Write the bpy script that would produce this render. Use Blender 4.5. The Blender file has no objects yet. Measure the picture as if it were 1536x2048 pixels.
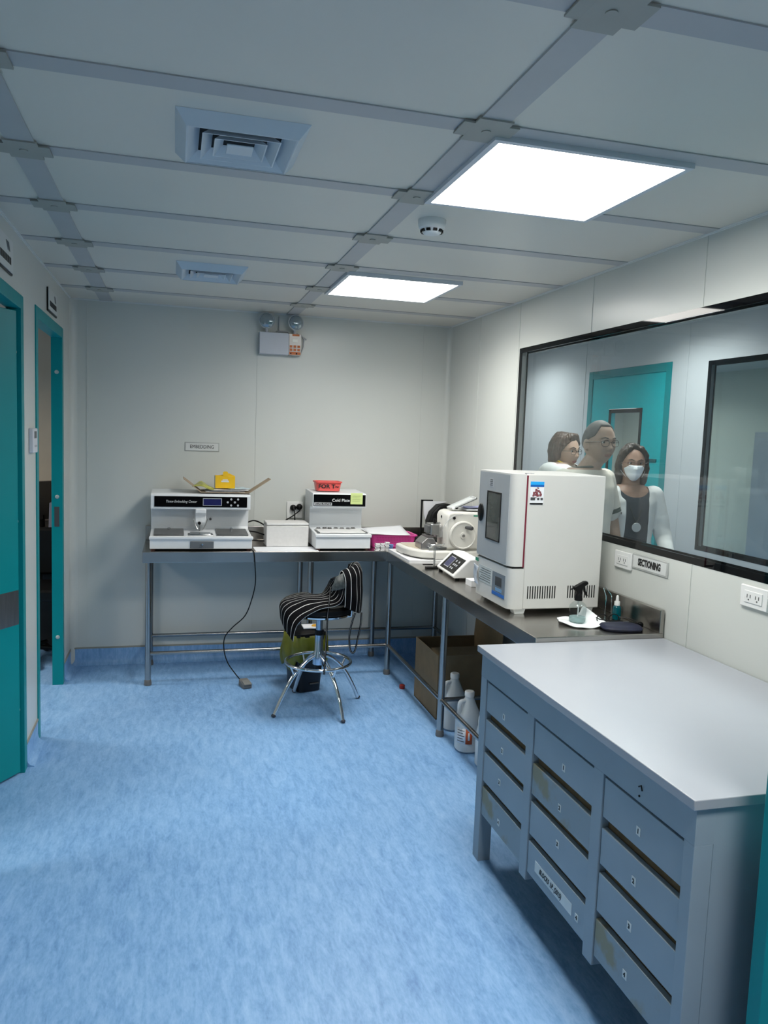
import bpy, bmesh, math, random
from mathutils import Vector, Matrix, noise
random.seed(7)
C = bpy.context.scene.collection
SC = bpy.context.scene
PI = math.pi

# ------------------------------------------------------------------ camera
cam_d = bpy.data.cameras.new('camera')
cam = bpy.data.objects.new('camera', cam_d)
C.objects.link(cam)
SC.camera = cam
cam_d.sensor_fit = 'VERTICAL'
cam_d.sensor_height = 36.0
cam_d.lens = 1558.65 / 2048 * 36.0
cam_d.clip_start = 0.02
RX = (0.965432, -0.258028, 0.036915)      # image right in the room
RD = (0.010169, -0.104234, -0.994501)     # image down
RF = (0.260457, 0.960498, -0.098007)      # viewing direction
cam.matrix_world = Matrix(((RX[0], -RD[0], -RF[0], 0.0),
                           (RX[1], -RD[1], -RF[1], 0.0),
                           (RX[2], -RD[2], -RF[2], 1.6),
                           (0, 0, 0, 1)))

# ------------------------------------------------------------------ world, exposure
w = bpy.data.worlds.new('world')
SC.world = w
w.use_nodes = True
w.node_tree.nodes['Background'].inputs[0].default_value = (0.55, 0.62, 0.7, 1)
w.node_tree.nodes['Background'].inputs[1].default_value = 0.05
SC.view_settings.view_transform = 'Standard'
SC.view_settings.look = 'None'
SC.view_settings.gamma = 1.0
SC.view_settings.exposure = 0.0
SC.view_settings.use_curve_mapping = False
LAMP = 13.5             # watts of each LED ceiling panel of this room
LAMP_CORRIDOR = 14.0
LAMP_OFFICE = 30.0
LAMP_FAR = 22.0
LAMP_SPREAD = 155       # the prismatic diffusers throw little light sideways
LAMP_COLOR = (1.0, 0.985, 0.93)

# ------------------------------------------------------------------ room numbers
H = 2.397
XL, XR, YB = -0.652, 1.924, 5.421
Y0 = -2.2
WT = 0.05

# ------------------------------------------------------------------ materials
def srgb(r, g, b):
    f = lambda c: (c / 255 / 12.92) if c / 255 <= 0.04045 else ((c / 255 + 0.055) / 1.055) ** 2.4
    return (f(r), f(g), f(b), 1.0)

_m = {}
def mat(name, col, rough=0.5, metal=0.0, var=0.06, scale=8.0, bump=0.0, coat=0.0, spec=0.5, sss=0.0, stretch=None, trans=0.0, ior=1.45):
    if name in _m:
        return _m[name]
    m = bpy.data.materials.new(name)
    m.use_nodes = True
    nt = m.node_tree
    b = nt.nodes['Principled BSDF']
    tc = nt.nodes.new('ShaderNodeTexCoord')
    mp = nt.nodes.new('ShaderNodeMapping')
    nz = nt.nodes.new('ShaderNodeTexNoise')
    nz.inputs['Scale'].default_value = scale
    nz.inputs['Detail'].default_value = 4
    if stretch:
        mp.inputs['Scale'].default_value = stretch
    nt.links.new(tc.outputs['Object'], mp.inputs[0])
    nt.links.new(mp.outputs[0], nz.inputs['Vector'])
    rp = nt.nodes.new('ShaderNodeValToRGB')
    c = col
    rp.color_ramp.elements[0].position = 0.3
    rp.color_ramp.elements[1].position = 0.7
    rp.color_ramp.elements[0].color = (c[0] * (1 - var), c[1] * (1 - var), c[2] * (1 - var), 1)
    rp.color_ramp.elements[1].color = (min(1, c[0] * (1 + var)), min(1, c[1] * (1 + var)), min(1, c[2] * (1 + var)), 1)
    nt.links.new(nz.outputs['Fac'], rp.inputs[0])
    nt.links.new(rp.outputs[0], b.inputs['Base Color'])
    b.inputs['Roughness'].default_value = rough
    b.inputs['Metallic'].default_value = metal
    b.inputs['Specular IOR Level'].default_value = spec
    b.inputs['Coat Weight'].default_value = coat
    b.inputs['Coat Roughness'].default_value = 0.12
    b.inputs['Transmission Weight'].default_value = trans
    b.inputs['IOR'].default_value = ior
    if sss:
        b.inputs['Subsurface Weight'].default_value = sss
        b.inputs['Subsurface Scale'].default_value = 0.02
    if bump:
        bp = nt.nodes.new('ShaderNodeBump')
        bp.inputs['Strength'].default_value = bump
        bp.inputs['Distance'].default_value = 0.002
        nt.links.new(nz.outputs['Fac'], bp.inputs['Height'])
        nt.links.new(bp.outputs[0], b.inputs['Normal'])
    _m[name] = m
    return m

def emit(name, col, s):
    if name in _m:
        return _m[name]
    m = bpy.data.materials.new(name)
    m.use_nodes = True
    nt = m.node_tree
    b = nt.nodes['Principled BSDF']
    b.inputs['Base Color'].default_value = (0.8, 0.8, 0.8, 1)
    b.inputs['Emission Color'].default_value = (*col[:3], 1)
    b.inputs['Emission Strength'].default_value = s
    _m[name] = m
    return m

def glass_pane(name, tint=(0.93, 0.96, 0.97), rough=0.0):
    if name in _m:
        return _m[name]
    m = bpy.data.materials.new(name)
    m.use_nodes = True
    nt = m.node_tree
    for n in list(nt.nodes):
        nt.nodes.remove(n)
    o = nt.nodes.new('ShaderNodeOutputMaterial')
    mx = nt.nodes.new('ShaderNodeMixShader')
    tr = nt.nodes.new('ShaderNodeBsdfTransparent')
    tr.inputs[0].default_value = (*tint, 1)
    gl = nt.nodes.new('ShaderNodeBsdfGlossy')
    gl.inputs['Roughness'].default_value = rough
    fr = nt.nodes.new('ShaderNodeFresnel')
    fr.inputs[0].default_value = 1.5
    ge = nt.nodes.new('ShaderNodeNewGeometry')
    iv = nt.nodes.new('ShaderNodeMath'); iv.operation = 'SUBTRACT'; iv.inputs[0].default_value = 1.0
    ml = nt.nodes.new('ShaderNodeMath'); ml.operation = 'MULTIPLY'
    nt.links.new(ge.outputs['Backfacing'], iv.inputs[1])
    nt.links.new(fr.outputs[0], ml.inputs[0]); nt.links.new(iv.outputs[0], ml.inputs[1])
    nt.links.new(ml.outputs[0], mx.inputs[0])
    nt.links.new(tr.outputs[0], mx.inputs[1])
    nt.links.new(gl.outputs[0], mx.inputs[2])
    nt.links.new(mx.outputs[0], o.inputs[0])
    _m[name] = m
    return m

def floor_mat():
    m = bpy.data.materials.new('blue_vinyl')
    m.use_nodes = True
    nt = m.node_tree
    b = nt.nodes['Principled BSDF']
    tc = nt.nodes.new('ShaderNodeTexCoord')
    def nz(sc, st, det, rot=0.0, dist=0.0):
        mp = nt.nodes.new('ShaderNodeMapping')
        mp.inputs['Scale'].default_value = st
        mp.inputs['Rotation'].default_value = (0, 0, rot)
        n = nt.nodes.new('ShaderNodeTexNoise')
        n.inputs['Scale'].default_value = sc
        n.inputs['Detail'].default_value = det
        n.inputs['Roughness'].default_value = 0.65
        n.inputs['Distortion'].default_value = dist
        nt.links.new(tc.outputs['Object'], mp.inputs[0])
        nt.links.new(mp.outputs[0], n.inputs['Vector'])
        return n
    a = nz(9, (4.0, 1.0, 1), 9, 0.0, 0.6)
    c = nz(40, (3.0, 1.0, 1), 5, 0.0, 0.3)
    d = nz(1.1, (1, 1, 1), 3)
    mx = nt.nodes.new('ShaderNodeMix'); mx.data_type = 'FLOAT'
    mx.inputs[0].default_value = 0.35
    nt.links.new(a.outputs['Fac'], mx.inputs[2]); nt.links.new(c.outputs['Fac'], mx.inputs[3])
    mx2 = nt.nodes.new('ShaderNodeMix'); mx2.data_type = 'FLOAT'
    mx2.inputs[0].default_value = 0.18
    nt.links.new(mx.outputs[0], mx2.inputs[2]); nt.links.new(d.outputs['Fac'], mx2.inputs[3])
    rp = nt.nodes.new('ShaderNodeValToRGB')
    e = rp.color_ramp.elements
    e[0].position = 0.34; e[0].color = (0.125, 0.27, 0.54, 1)
    e[1].position = 0.66; e[1].color = (0.33, 0.53, 0.80, 1)
    k = e.new(0.48); k.color = (0.205, 0.395, 0.68, 1)
    k = e.new(0.54); k.color = (0.245, 0.44, 0.73, 1)
    nt.links.new(mx2.outputs[0], rp.inputs[0])
    nt.links.new(rp.outputs[0], b.inputs['Base Color'])
    b.inputs['Roughness'].default_value = 0.42
    b.inputs['Specular IOR Level'].default_value = 0.4
    bp = nt.nodes.new('ShaderNodeBump'); bp.inputs['Strength'].default_value = 0.08; bp.inputs['Distance'].default_value = 0.001
    nt.links.new(c.outputs['Fac'], bp.inputs['Height']); nt.links.new(bp.outputs[0], b.inputs['Normal'])
    return m

def stripe_mat():
    m = bpy.data.materials.new('pinstripe_cotton')
    m.use_nodes = True
    nt = m.node_tree
    b = nt.nodes['Principled BSDF']
    uv = nt.nodes.new('ShaderNodeUVMap'); uv.uv_map = 'UVMap'
    sp = nt.nodes.new('ShaderNodeSeparateXYZ')
    fr = nt.nodes.new('ShaderNodeMath'); fr.operation = 'FRACT'
    lt = nt.nodes.new('ShaderNodeMath'); lt.operation = 'LESS_THAN'; lt.inputs[1].default_value = 0.085
    mx = nt.nodes.new('ShaderNodeMix'); mx.data_type = 'RGBA'
    mx.inputs[6].default_value = (0.002, 0.002, 0.003, 1)
    b.inputs['Specular IOR Level'].default_value = 0.12
    mx.inputs[7].default_value = (0.62, 0.62, 0.62, 1)
    nt.links.new(uv.outputs[0], sp.inputs[0]); nt.links.new(sp.outputs[0], fr.inputs[0])
    nt.links.new(fr.outputs[0], lt.inputs[0]); nt.links.new(lt.outputs[0], mx.inputs[0])
    nt.links.new(mx.outputs[2], b.inputs['Base Color'])
    b.inputs['Roughness'].default_value = 0.85
    return m

WALL = mat('wall_panel', (0.60, 0.615, 0.585, 1), 0.27, var=0.015, scale=1.5, spec=0.45)
CEIL = mat('ceiling_panel', (0.65, 0.625, 0.565, 1), 0.36, var=0.02, scale=2.0)
STRIP = mat('ceiling_strip', (0.43, 0.435, 0.445, 1), 0.4, var=0.02)
CAP = mat('strip_cap', (0.34, 0.34, 0.31, 1), 0.5, var=0.03)
BEIGE = mat('beige_wall', (0.55, 0.50, 0.42, 1), 0.6, var=0.03)
FLOOR = floor_mat()
TEAL = mat('teal_paint', (0.0, 0.235, 0.255, 1), 0.38, var=0.03, spec=.3)
STEEL = mat('brushed_steel', (0.42, 0.42, 0.42, 1), 0.28, metal=1.0, var=0.1, scale=6, stretch=(1, 12, 1))
STEELTOP = mat('steel_worktop', (0.42, 0.40, 0.375, 1), 0.24, metal=1.0, var=0.1, scale=5, bump=0.03)
CHROME = mat('chrome', (0.75, 0.76, 0.78, 1), 0.08, metal=1.0, var=0.02)
TUBE = mat('steel_tube', (0.38, 0.37, 0.36, 1), 0.24, metal=1.0, var=0.06)
WHITE = mat('white_enamel', (0.72, 0.74, 0.76, 1), 0.35, var=0.02)
CREAM = mat('cream_enamel', (0.68, 0.665, 0.62, 1), 0.35, var=0.02)
OVENB = mat('oven_enamel', (0.60, 0.59, 0.565, 1), 0.42, var=0.015)
OVENG = mat('oven_grey', (0.36, 0.38, 0.395, 1), 0.4, var=0.02)
BLACK = mat('black_plastic', (0.004, 0.004, 0.0045, 1), 0.4, var=0.1, spec=.25)
BLACKG = mat('black_gloss', (0.002, 0.002, 0.0025, 1), 0.15, var=0.05, spec=.1)
RUBBER = mat('rubber', (0.015, 0.015, 0.016, 1), 0.7, var=0.1)
DGREY = mat('dark_grey', (0.06, 0.062, 0.065, 1), 0.4, var=0.05)
MGREY = mat('mid_grey', (0.10, 0.103, 0.105, 1), 0.45, var=0.05)
LGREY = mat('light_grey', (0.42, 0.43, 0.45, 1), 0.5, var=0.03)
PLASTICW = mat('white_plastic', (0.75, 0.75, 0.74, 1), 0.4, var=0.02)
PAPER = mat('paper', (0.76, 0.77, 0.80, 1), 0.8, var=0.02)
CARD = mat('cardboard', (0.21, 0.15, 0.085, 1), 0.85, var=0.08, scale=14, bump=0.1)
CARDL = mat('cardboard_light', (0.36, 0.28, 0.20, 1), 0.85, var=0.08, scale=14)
NAVYLCD = mat('lcd_blue', (0.012, 0.014, 0.09, 1), 0.15, var=0.05)
INK = mat('ink', (0.01, 0.01, 0.01, 1), 0.6, var=0.05)
INKW = mat('ink_white', (0.7, 0.7, 0.7, 1), 0.6, var=0.02)
DESK = mat('cabinet_paint', (0.27, 0.335, 0.39, 1), 0.5, var=0.05, scale=5)
DESKTOP = mat('desk_laminate', (0.35, 0.37, 0.41, 1), 0.26, var=0.02, scale=3)
RAW = mat('raw_wood', (0.14, 0.10, 0.055, 1), 0.9, var=0.25, scale=20)

# ------------------------------------------------------------------ mesh helpers
class MB:
    def __init__(s):
        s.bm = bmesh.new()
    def box(s, x0, x1, y0, y1, z0, z1):
        x0, x1 = min(x0, x1), max(x0, x1); y0, y1 = min(y0, y1), max(y0, y1); z0, z1 = min(z0, z1), max(z0, z1)
        v = [s.bm.verts.new(p) for p in ((x0, y0, z0), (x1, y0, z0), (x1, y1, z0), (x0, y1, z0), (x0, y0, z1), (x1, y0, z1), (x1, y1, z1), (x0, y1, z1))]
        for f in ((0, 3, 2, 1), (4, 5, 6, 7), (0, 1, 5, 4), (1, 2, 6, 5), (2, 3, 7, 6), (3, 0, 4, 7)):
            s.bm.faces.new([v[i] for i in f])
        return s
    def prism(s, poly, a0, a1, axis='y'):
        """poly: list of 2D points; axis = extrusion axis. x: (y,z)  y: (x,z)  z: (x,y)"""
        def P(q, a):
            return {'x': (a, q[0], q[1]), 'y': (q[0], a, q[1]), 'z': (q[0], q[1], a)}[axis]
        A = [s.bm.verts.new(P(q, a0)) for q in poly]
        B = [s.bm.verts.new(P(q, a1)) for q in poly]
        n = len(poly)
        s.bm.faces.new(A); s.bm.faces.new(list(reversed(B)))
        for i in range(n):
            s.bm.faces.new((A[i], B[i], B[(i + 1) % n], A[(i + 1) % n]))
        return s
    def ring(s, c, u, v, r, n):
        return [s.bm.verts.new(c + u * (math.cos(2 * PI * i / n) * r) + v * (math.sin(2 * PI * i / n) * r)) for i in range(n)]
    def tube(s, pts, r, n=12, caps=True, closed=False):
        pts = [Vector(p) for p in pts]
        rr = r if isinstance(r, (list, tuple)) else [r] * len(pts)
        N = len(pts)
        prev = None; rings = []
        for i, p in enumerate(pts):
            if closed:
                t = (pts[(i + 1) % N] - pts[i - 1]).normalized()
            else:
                t = (pts[min(i + 1, N - 1)] - pts[max(i - 1, 0)]).normalized()
            if prev is None:
                up = Vector((0, 0, 1)) if abs(t.z) < 0.9 else Vector((1, 0, 0))
                u = t.cross(up).normalized()
            else:
                u = (prev - t * prev.dot(t)).normalized()
            prev = u
            rings.append(s.ring(p, u, t.cross(u).normalized(), rr[i], n))
        M = N if closed else N - 1
        for i in range(M):
            a, b = rings[i], rings[(i + 1) % N]
            for k in range(n):
                s.bm.faces.new((a[k], a[(k + 1) % n], b[(k + 1) % n], b[k]))
        if caps and not closed:
            s.bm.faces.new(list(reversed(rings[0]))); s.bm.faces.new(rings[-1])
        return s
    def cyl(s, p0, p1, r0, r1=None, n=24):
        return s.tube([p0, p1], [r0, r0 if r1 is None else r1], n)
    def lathe(s, prof, c=(0, 0, 0), n=32, axis='z'):
        """prof: (radius, height) list from bottom to top"""
        c = Vector(c); rings = []
        for r, h in prof:
            row = []
            for i in range(n):
                a = 2 * PI * i / n
                x, y = math.cos(a) * max(r, 1e-4), math.sin(a) * max(r, 1e-4)
                q = {'z': (x, y, h), 'y': (x, h, y), 'x': (h, x, y)}[axis]
                row.append(s.bm.verts.new(c + Vector(q)))
            rings.append(row)
        for a, b in zip(rings, rings[1:]):
            for k in range(n):
                s.bm.faces.new((a[k], a[(k + 1) % n], b[(k + 1) % n], b[k]))
        s.bm.faces.new(list(reversed(rings[0]))); s.bm.faces.new(rings[-1])
        return s
    def ball(s, c, rx, ry=None, rz=None, n=16):
        ry = ry or rx; rz = rz or rx
        m = Matrix.Translation(c) @ Matrix.Diagonal((rx, ry, rz, 1))
        bmesh.ops.create_uvsphere(s.bm, u_segments=n * 2, v_segments=n, radius=1, matrix=m)
        return s
    def cap(s, p0, p1, r0, r1, n=16):
        """tapered limb with round ends"""
        p0, p1 = Vector(p0), Vector(p1)
        L = (p1 - p0).length
        t = (p1 - p0).normalized() if L > 1e-6 else Vector((0, 0, 1))
        pts, rs = [], []
        for k in range(6):
            a = PI / 2 * (1 - k / 5)
            pts.append(p0 - t * (math.sin(a) * r0)); rs.append(max(r0 * math.cos(a), 1e-4))
        for k in range(6):
            a = PI / 2 * k / 5
            pts.append(p1 + t * (math.sin(a) * r1)); rs.append(max(r1 * math.cos(a), 1e-4))
        return s.tube(pts, rs, n)
    def loft(s, rings, n=32):
        """rings: (cx, cy, z, rx, ry[, power])"""
        rows = []
        for q in rings:
            cx, cy, z, rx, ry = q[:5]
            pw = q[5] if len(q) > 5 else 2.3
            row = []
            for i in range(n):
                a = 2 * PI * i / n
                ca, sa = math.cos(a), math.sin(a)
                row.append(s.bm.verts.new((cx + rx * math.copysign(abs(ca) ** (2 / pw), ca), cy + ry * math.copysign(abs(sa) ** (2 / pw), sa), z)))
            rows.append(row)
        for a, b in zip(rows, rows[1:]):
            for k in range(n):
                s.bm.faces.new((a[k], a[(k + 1) % n], b[(k + 1) % n], b[k]))
        s.bm.faces.new(list(reversed(rows[0]))); s.bm.faces.new(rows[-1])
        return s
    def sheet(s, ctrl, nu=12, nv=16, uvs=None, wob=0.0, ustripes=10):
        """smooth surface through a grid of control points ctrl[row][col]; uv.x counts stripes across columns"""
        def cr(P, t):
            n = len(P) - 1
            x = t * n; i = min(int(x), n - 1); f = x - i
            p0, p1, p2, p3 = P[max(i - 1, 0)], P[i], P[i + 1], P[min(i + 2, n)]
            return 0.5 * ((2 * p1) + (p2 - p0) * f + (2 * p0 - 5 * p1 + 4 * p2 - p3) * f * f + (3 * p1 - p0 - 3 * p2 + p3) * f ** 3)
        G = [[Vector(p) for p in row] for row in ctrl]
        uvl = s.bm.loops.layers.uv.get('UVMap') or s.bm.loops.layers.uv.new('UVMap')
        V = []
        for j in range(nv + 1):
            row = []
            tv = j / nv
            cols = [cr([G[r][k] for r in range(len(G))], tv) for k in range(len(G[0]))]
            for i in range(nu + 1):
                p = cr(cols, i / nu)
                if wob:
                    p = p + Vector((0, 0, 1)) * noise.noise(p * 14) * wob + Vector((0, 1, 0)) * noise.noise(p * 11 + Vector((5, 5, 5))) * wob
                row.append(s.bm.verts.new(p))
            V.append(row)
        for j in range(nv):
            for i in range(nu):
                f = s.bm.faces.new((V[j][i], V[j][i + 1], V[j + 1][i + 1], V[j + 1][i]))
                for l, (a, b) in zip(f.loops, ((i, j), (i + 1, j), (i + 1, j + 1), (i, j + 1))):
                    l[uvl].uv = (a / nu * ustripes, b / nv)
        return s
    def xf(s, M):
        bmesh.ops.transform(s.bm, matrix=M, verts=s.bm.verts)
        return s
    def build(s, name, m, parent=None, smooth=True, bevel=0.0, bseg=2, solid=0.0, label=None, pivot=None):
        bmesh.ops.recalc_face_normals(s.bm, faces=s.bm.faces) if not solid else None
        me = bpy.data.meshes.new(name)
        vs = [v.co for v in s.bm.verts]
        if pivot is None:
            lo = [min(v[i] for v in vs) for i in range(3)]; hi = [max(v[i] for v in vs) for i in range(3)]
            pivot = Vector(((lo[0] + hi[0]) / 2, (lo[1] + hi[1]) / 2, lo[2]))
        pivot = Vector(pivot)
        bmesh.ops.translate(s.bm, verts=s.bm.verts, vec=-pivot)
        s.bm.to_mesh(me); s.bm.free()
        o = bpy.data.objects.new(name, me)
        C.objects.link(o)
        me.materials.append(m)
        if smooth:
            me.polygons.foreach_set('use_smooth', [True] * len(me.polygons))
            try:
                me.set_sharp_from_angle(angle=math.radians(38))
            except Exception:
                pass
        if parent:
            o.parent = parent
            o.location = pivot - wloc(parent)
        else:
            o.location = pivot
        if solid:
            md = o.modifiers.new('thickness', 'SOLIDIFY'); md.thickness = solid; md.offset = 0
        if bevel:
            md = o.modifiers.new('rounding', 'BEVEL'); md.width = bevel; md.segments = bseg; md.limit_method = 'ANGLE'; md.angle_limit = math.radians(40)
        if label:
            o['label'] = label
        return o

def wloc(o):
    p = Vector((0, 0, 0))
    while o:
        p = p + o.location; o = o.parent
    return p

def tag(o, label, cat, group=None, kind=None):
    o['label'] = label; o['category'] = cat
    if group: o['group'] = group
    if kind: o['kind'] = kind
    return o

def thing(name, loc, label, cat, group=None):
    o = bpy.data.objects.new(name, None)
    C.objects.link(o); o.location = loc; o.empty_display_size = 0.05
    return tag(o, label, cat, group)

def struct(o):
    o['kind'] = 'structure'
    return o

def copy_tree(o, parent=None):
    c = o.copy(); C.objects.link(c); c.parent = parent
    for ch in list(o.children):
        copy_tree(ch, c)
    return c

def box(name, x0, x1, y0, y1, z0, z1, m, parent=None, **k):
    return MB().box(x0, x1, y0, y1, z0, z1).build(name, m, parent, **k)

def text(name, s, m, size, loc, normal, parent=None, sx=1.0, bold=0.0, ext=0.0004, shear=0.0, align='CENTER', along=None):
    """lettering as a mesh; normal: '-y' faces the camera side, '-x' faces into the room from the right wall"""
    cu = bpy.data.curves.new('t', 'FONT')
    cu.body = s; cu.size = size; cu.align_x = align; cu.align_y = 'CENTER'; cu.extrude = ext; cu.offset = bold; cu.shear = shear
    cu.resolution_u = 3
    t = bpy.data.objects.new('t', cu); C.objects.link(t)
    dg = bpy.context.evaluated_depsgraph_get()
    me = bpy.data.meshes.new_from_object(t.evaluated_get(dg))
    bpy.data.objects.remove(t)
    base = {'-y': Matrix(((1, 0, 0), (0, 0, -1), (0, 1, 0))), '-x': Matrix(((0, 0, -1), (-1, 0, 0), (0, 1, 0))), 'x': Matrix(((0, 0, 1), (1, 0, 0), (0, 1, 0)))}[normal] if isinstance(normal, str) else normal
    me.transform(Matrix.Diagonal((sx, 1, 1, 1)))
    me.transform(base.to_4x4())
    o = bpy.data.objects.new(name, me); C.objects.link(o)
    me.materials.clear(); me.materials.append(m)
    if parent:
        o.parent = parent; o.location = Vector(loc) - wloc(parent)
    else:
        o.location = loc
    return o

def rotz(a, c=(0, 0, 0)):
    c = Vector(c)
    return Matrix.Translation(c) @ Matrix.Rotation(a, 4, 'Z') @ Matrix.Translation(-c)
def rot(a, ax, c=(0, 0, 0)):
    c = Vector(c)
    return Matrix.Translation(c) @ Matrix.Rotation(a, 4, ax) @ Matrix.Translation(-c)

# ================================================================== STRUCTURE
CX = 3.18        # far wall of the corridor behind the window
DX = 5.6         # far wall of the room behind the corridor
OX = -3.4        # far wall of the office on the other side
OY = 6.6
struct(box('floor', OX - .1, DX + .1, Y0 - .1, 9.1, -0.1, 0.0, FLOOR, smooth=False))
struct(box('ceiling', OX - .1, DX + .1, Y0 - .1, 9.1, H, H + 0.1, CEIL, smooth=False))

def seam(mb, axis, a, side, z0=0.12, z1=H):
    """shallow cover joint between two wall panels"""
    if axis == 'back':
        mb.box(a - .003, a + .003, YB - .0025, YB + .001, z0, z1)
    elif axis == 'right':
        mb.box(XR - .0025, XR + .001, a - .003, a + .003, z0, z1)

mb = MB().box(XL - WT, XR + WT, YB, YB + WT, 0, H)
for a in (-0.55, 0.54, 1.72): seam(mb, 'back', a, 0)
struct(mb.build('wall_back', WALL, smooth=False))

# left wall with two door openings
D1 = (2.86, 3.735, 2.09)     # clear openings: y0, y1, height
D2 = (4.165, 5.01, 2.105)
mb = MB()
for y0, y1 in ((Y0, D1[0]), (D1[1], D2[0]), (D2[1], YB)):
    mb.box(XL - WT, XL, y0, y1, 0, H)
mb.box(XL - WT, XL, D1[0], D1[1], D1[2], H); mb.box(XL - WT, XL, D2[0], D2[1], D2[2], H)
struct(mb.build('wall_left', WALL, smooth=False))

# right wall with the observation window and a door close to the camera
WY0, WY1, WZ0, WZ1 = 1.50, 4.225, 1.151, 2.1265
D4 = (0.40, 1.28, 2.10)
mb = MB()
mb.box(XR, XR + WT, WY1, YB, 0, H)
mb.box(XR, XR + WT, WY0, WY1, 0, WZ0); mb.box(XR, XR + WT, WY0, WY1, WZ1, H)
mb.box(XR, XR + WT, D4[1], WY0, 0, H); mb.box(XR, XR + WT, D4[0], D4[1], D4[2], H)
mb.box(XR, XR + WT, Y0, D4[0], 0, H)
for a, z0, z1 in ((4.24, .12, H), (3.424, WZ1, H), (2.60, WZ1, H), (3.424, .12, WZ0), (2.55, .12, WZ0), (4.85, .12, H)):
    seam(mb, 'right', a, 0, z0, z1)
struct(mb.build('wall_right', WALL, smooth=False))
struct(box('wall_front', XL - WT, XR + WT, Y0 - WT, Y0, 0, H, WALL, smooth=False))

# office behind the left doors
mb = MB().box(OX - WT, OX, Y0, OY, 0, H).box(OX, XL - WT, OY, OY + WT, 0, H).box(OX, XL - WT, Y0 - WT, Y0, 0, H).box(XL - WT, XL, YB + WT, OY, 0, H)
struct(mb.build('wall_office', BEIGE, smooth=False))

# corridor behind the window
D5 = (4.62, 5.58, 2.10)                 # teal door on the corridor's far side
W5 = (2.75, 4.20, 0.955, 2.13)          # window beside it
mb = MB()
mb.box(CX, CX + WT, D5[1], 9.0, 0, H); mb.box(CX, CX + WT, W5[1], D5[0], 0, H)
mb.box(CX, CX + WT, D5[0], D5[1], D5[2], H)
mb.box(CX, CX + WT, W5[0], W5[1], 0, W5[2]); mb.box(CX, CX + WT, W5[0], W5[1], W5[3], H)
mb.box(CX, CX + WT, Y0, W5[0], 0, H)
mb.box(CX - .0025, CX, 4.40, 4.406, .12, H)
mb.box(CX - .0025, CX, 5.70, 5.706, .12, H)
mb.box(XR + WT, CX, 9.0, 9.05, 0, H); mb.box(XR + WT, CX, Y0 - WT, Y0, 0, H)
mb.box(XR, XR + WT, YB + WT, 9.0, 0, H)
struct(mb.build('wall_corridor', mat('corridor_panel', (0.56, 0.58, 0.60, 1), 0.42, var=0.015, scale=1.5, spec=0.35), smooth=False))
mb = MB().box(DX, DX + WT, Y0, 9, 0, H).box(CX + WT, DX, 9.0, 9.05, 0, H).box(CX + WT, DX, Y0 - WT, Y0, 0, H)
struct(mb.build('wall_far_room', mat('far_room_panel', (0.60, 0.60, 0.50, 1), 0.5, var=.02), smooth=False))

# coved corner profiles and ceiling angle
def cove_corner(name, x, y, sx, sy, z0, z1, r=0.045):
    poly = [(x, y)]
    for k in range(9):
        a = PI / 2 * k / 8
        poly.append((x + sx * r * (1 - math.sin(a)), y + sy * r * (1 - math.cos(a))))
    return struct(MB().prism(poly, z0, z1, 'z').build(name, WALL))
cove_corner('trim_1', XL, YB, 1, -1, 0.0, H)
cove_corner('trim_2', XR, YB, -1, -1, 0.0, H, 0.03)
def angle_trim(name, p0, p1, inward):
    mb = MB()
    if p0[0] == p1[0]:
        x = p0[0]
        mb.box(x, x + inward * 0.004, p0[1], p1[1], H - .009, H); mb.box(x, x + inward * .009, p0[1], p1[1], H - .004, H)
    else:
        y = p0[1]
        mb.box(p0[0], p1[0], y, y + inward * 0.004, H - .009, H); mb.box(p0[0], p1[0], y, y + inward * .009, H - .004, H)
    return struct(mb.build(name, mat('trim_paint', (0.66, 0.68, 0.68, 1), 0.35, var=.02), smooth=False))
angle_trim('trim_3', (XL, Y0), (XL, YB), 1)
angle_trim('trim_4', (XR, Y0), (XR, YB), -1)
angle_trim('trim_5', (XL, YB), (XR, YB), -1)
angle_trim('trim_6', (CX, Y0), (CX, 9), -1)

# coved vinyl baseboards with a thin capping strip
VTRIM = mat('base_cap_strip', (0.30, 0.29, 0.25, 1), 0.6)
def base_y(name, x, y0, y1, s):
    mb = MB().prism([(x, 0), (x + s * .035, 0), (x + s * .035, .002), (x + s * .016, .009), (x + s * .007, .022), (x + s * .004, .04), (x + s * .004, .108), (x, .108)], y0, y1, 'y')
    b = struct(mb.build(name, FLOOR, smooth=True))
    struct(box('capping_strip', x, x + s * .006, y0, y1, .108, .118, VTRIM, b, smooth=False))
def base_x(name, y, x0, x1):
    mb = MB().prism([(y, 0), (y - .035, 0), (y - .035, .002), (y - .016, .009), (y - .007, .022), (y - .004, .04), (y - .004, .108), (y, .108)], x0, x1, 'x')
    b = struct(mb.build(name, FLOOR, smooth=True))
    struct(box('capping_strip', x0, x1, y - .006, y, .108, .118, VTRIM, b, smooth=False))
base_x('baseboard_back', YB, XL, XR)
base_y('baseboard_left_1', XL, Y0, D1[0] - .06, 1)
base_y('baseboard_left_2', XL, D1[1] + .06, D2[0] - .06, 1)
base_y('baseboard_left_3', XL, D2[1] + .06, YB - .04, 1)
base_y('baseboard_right', XR, D4[1] + .06, YB - .04, -1)

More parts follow.
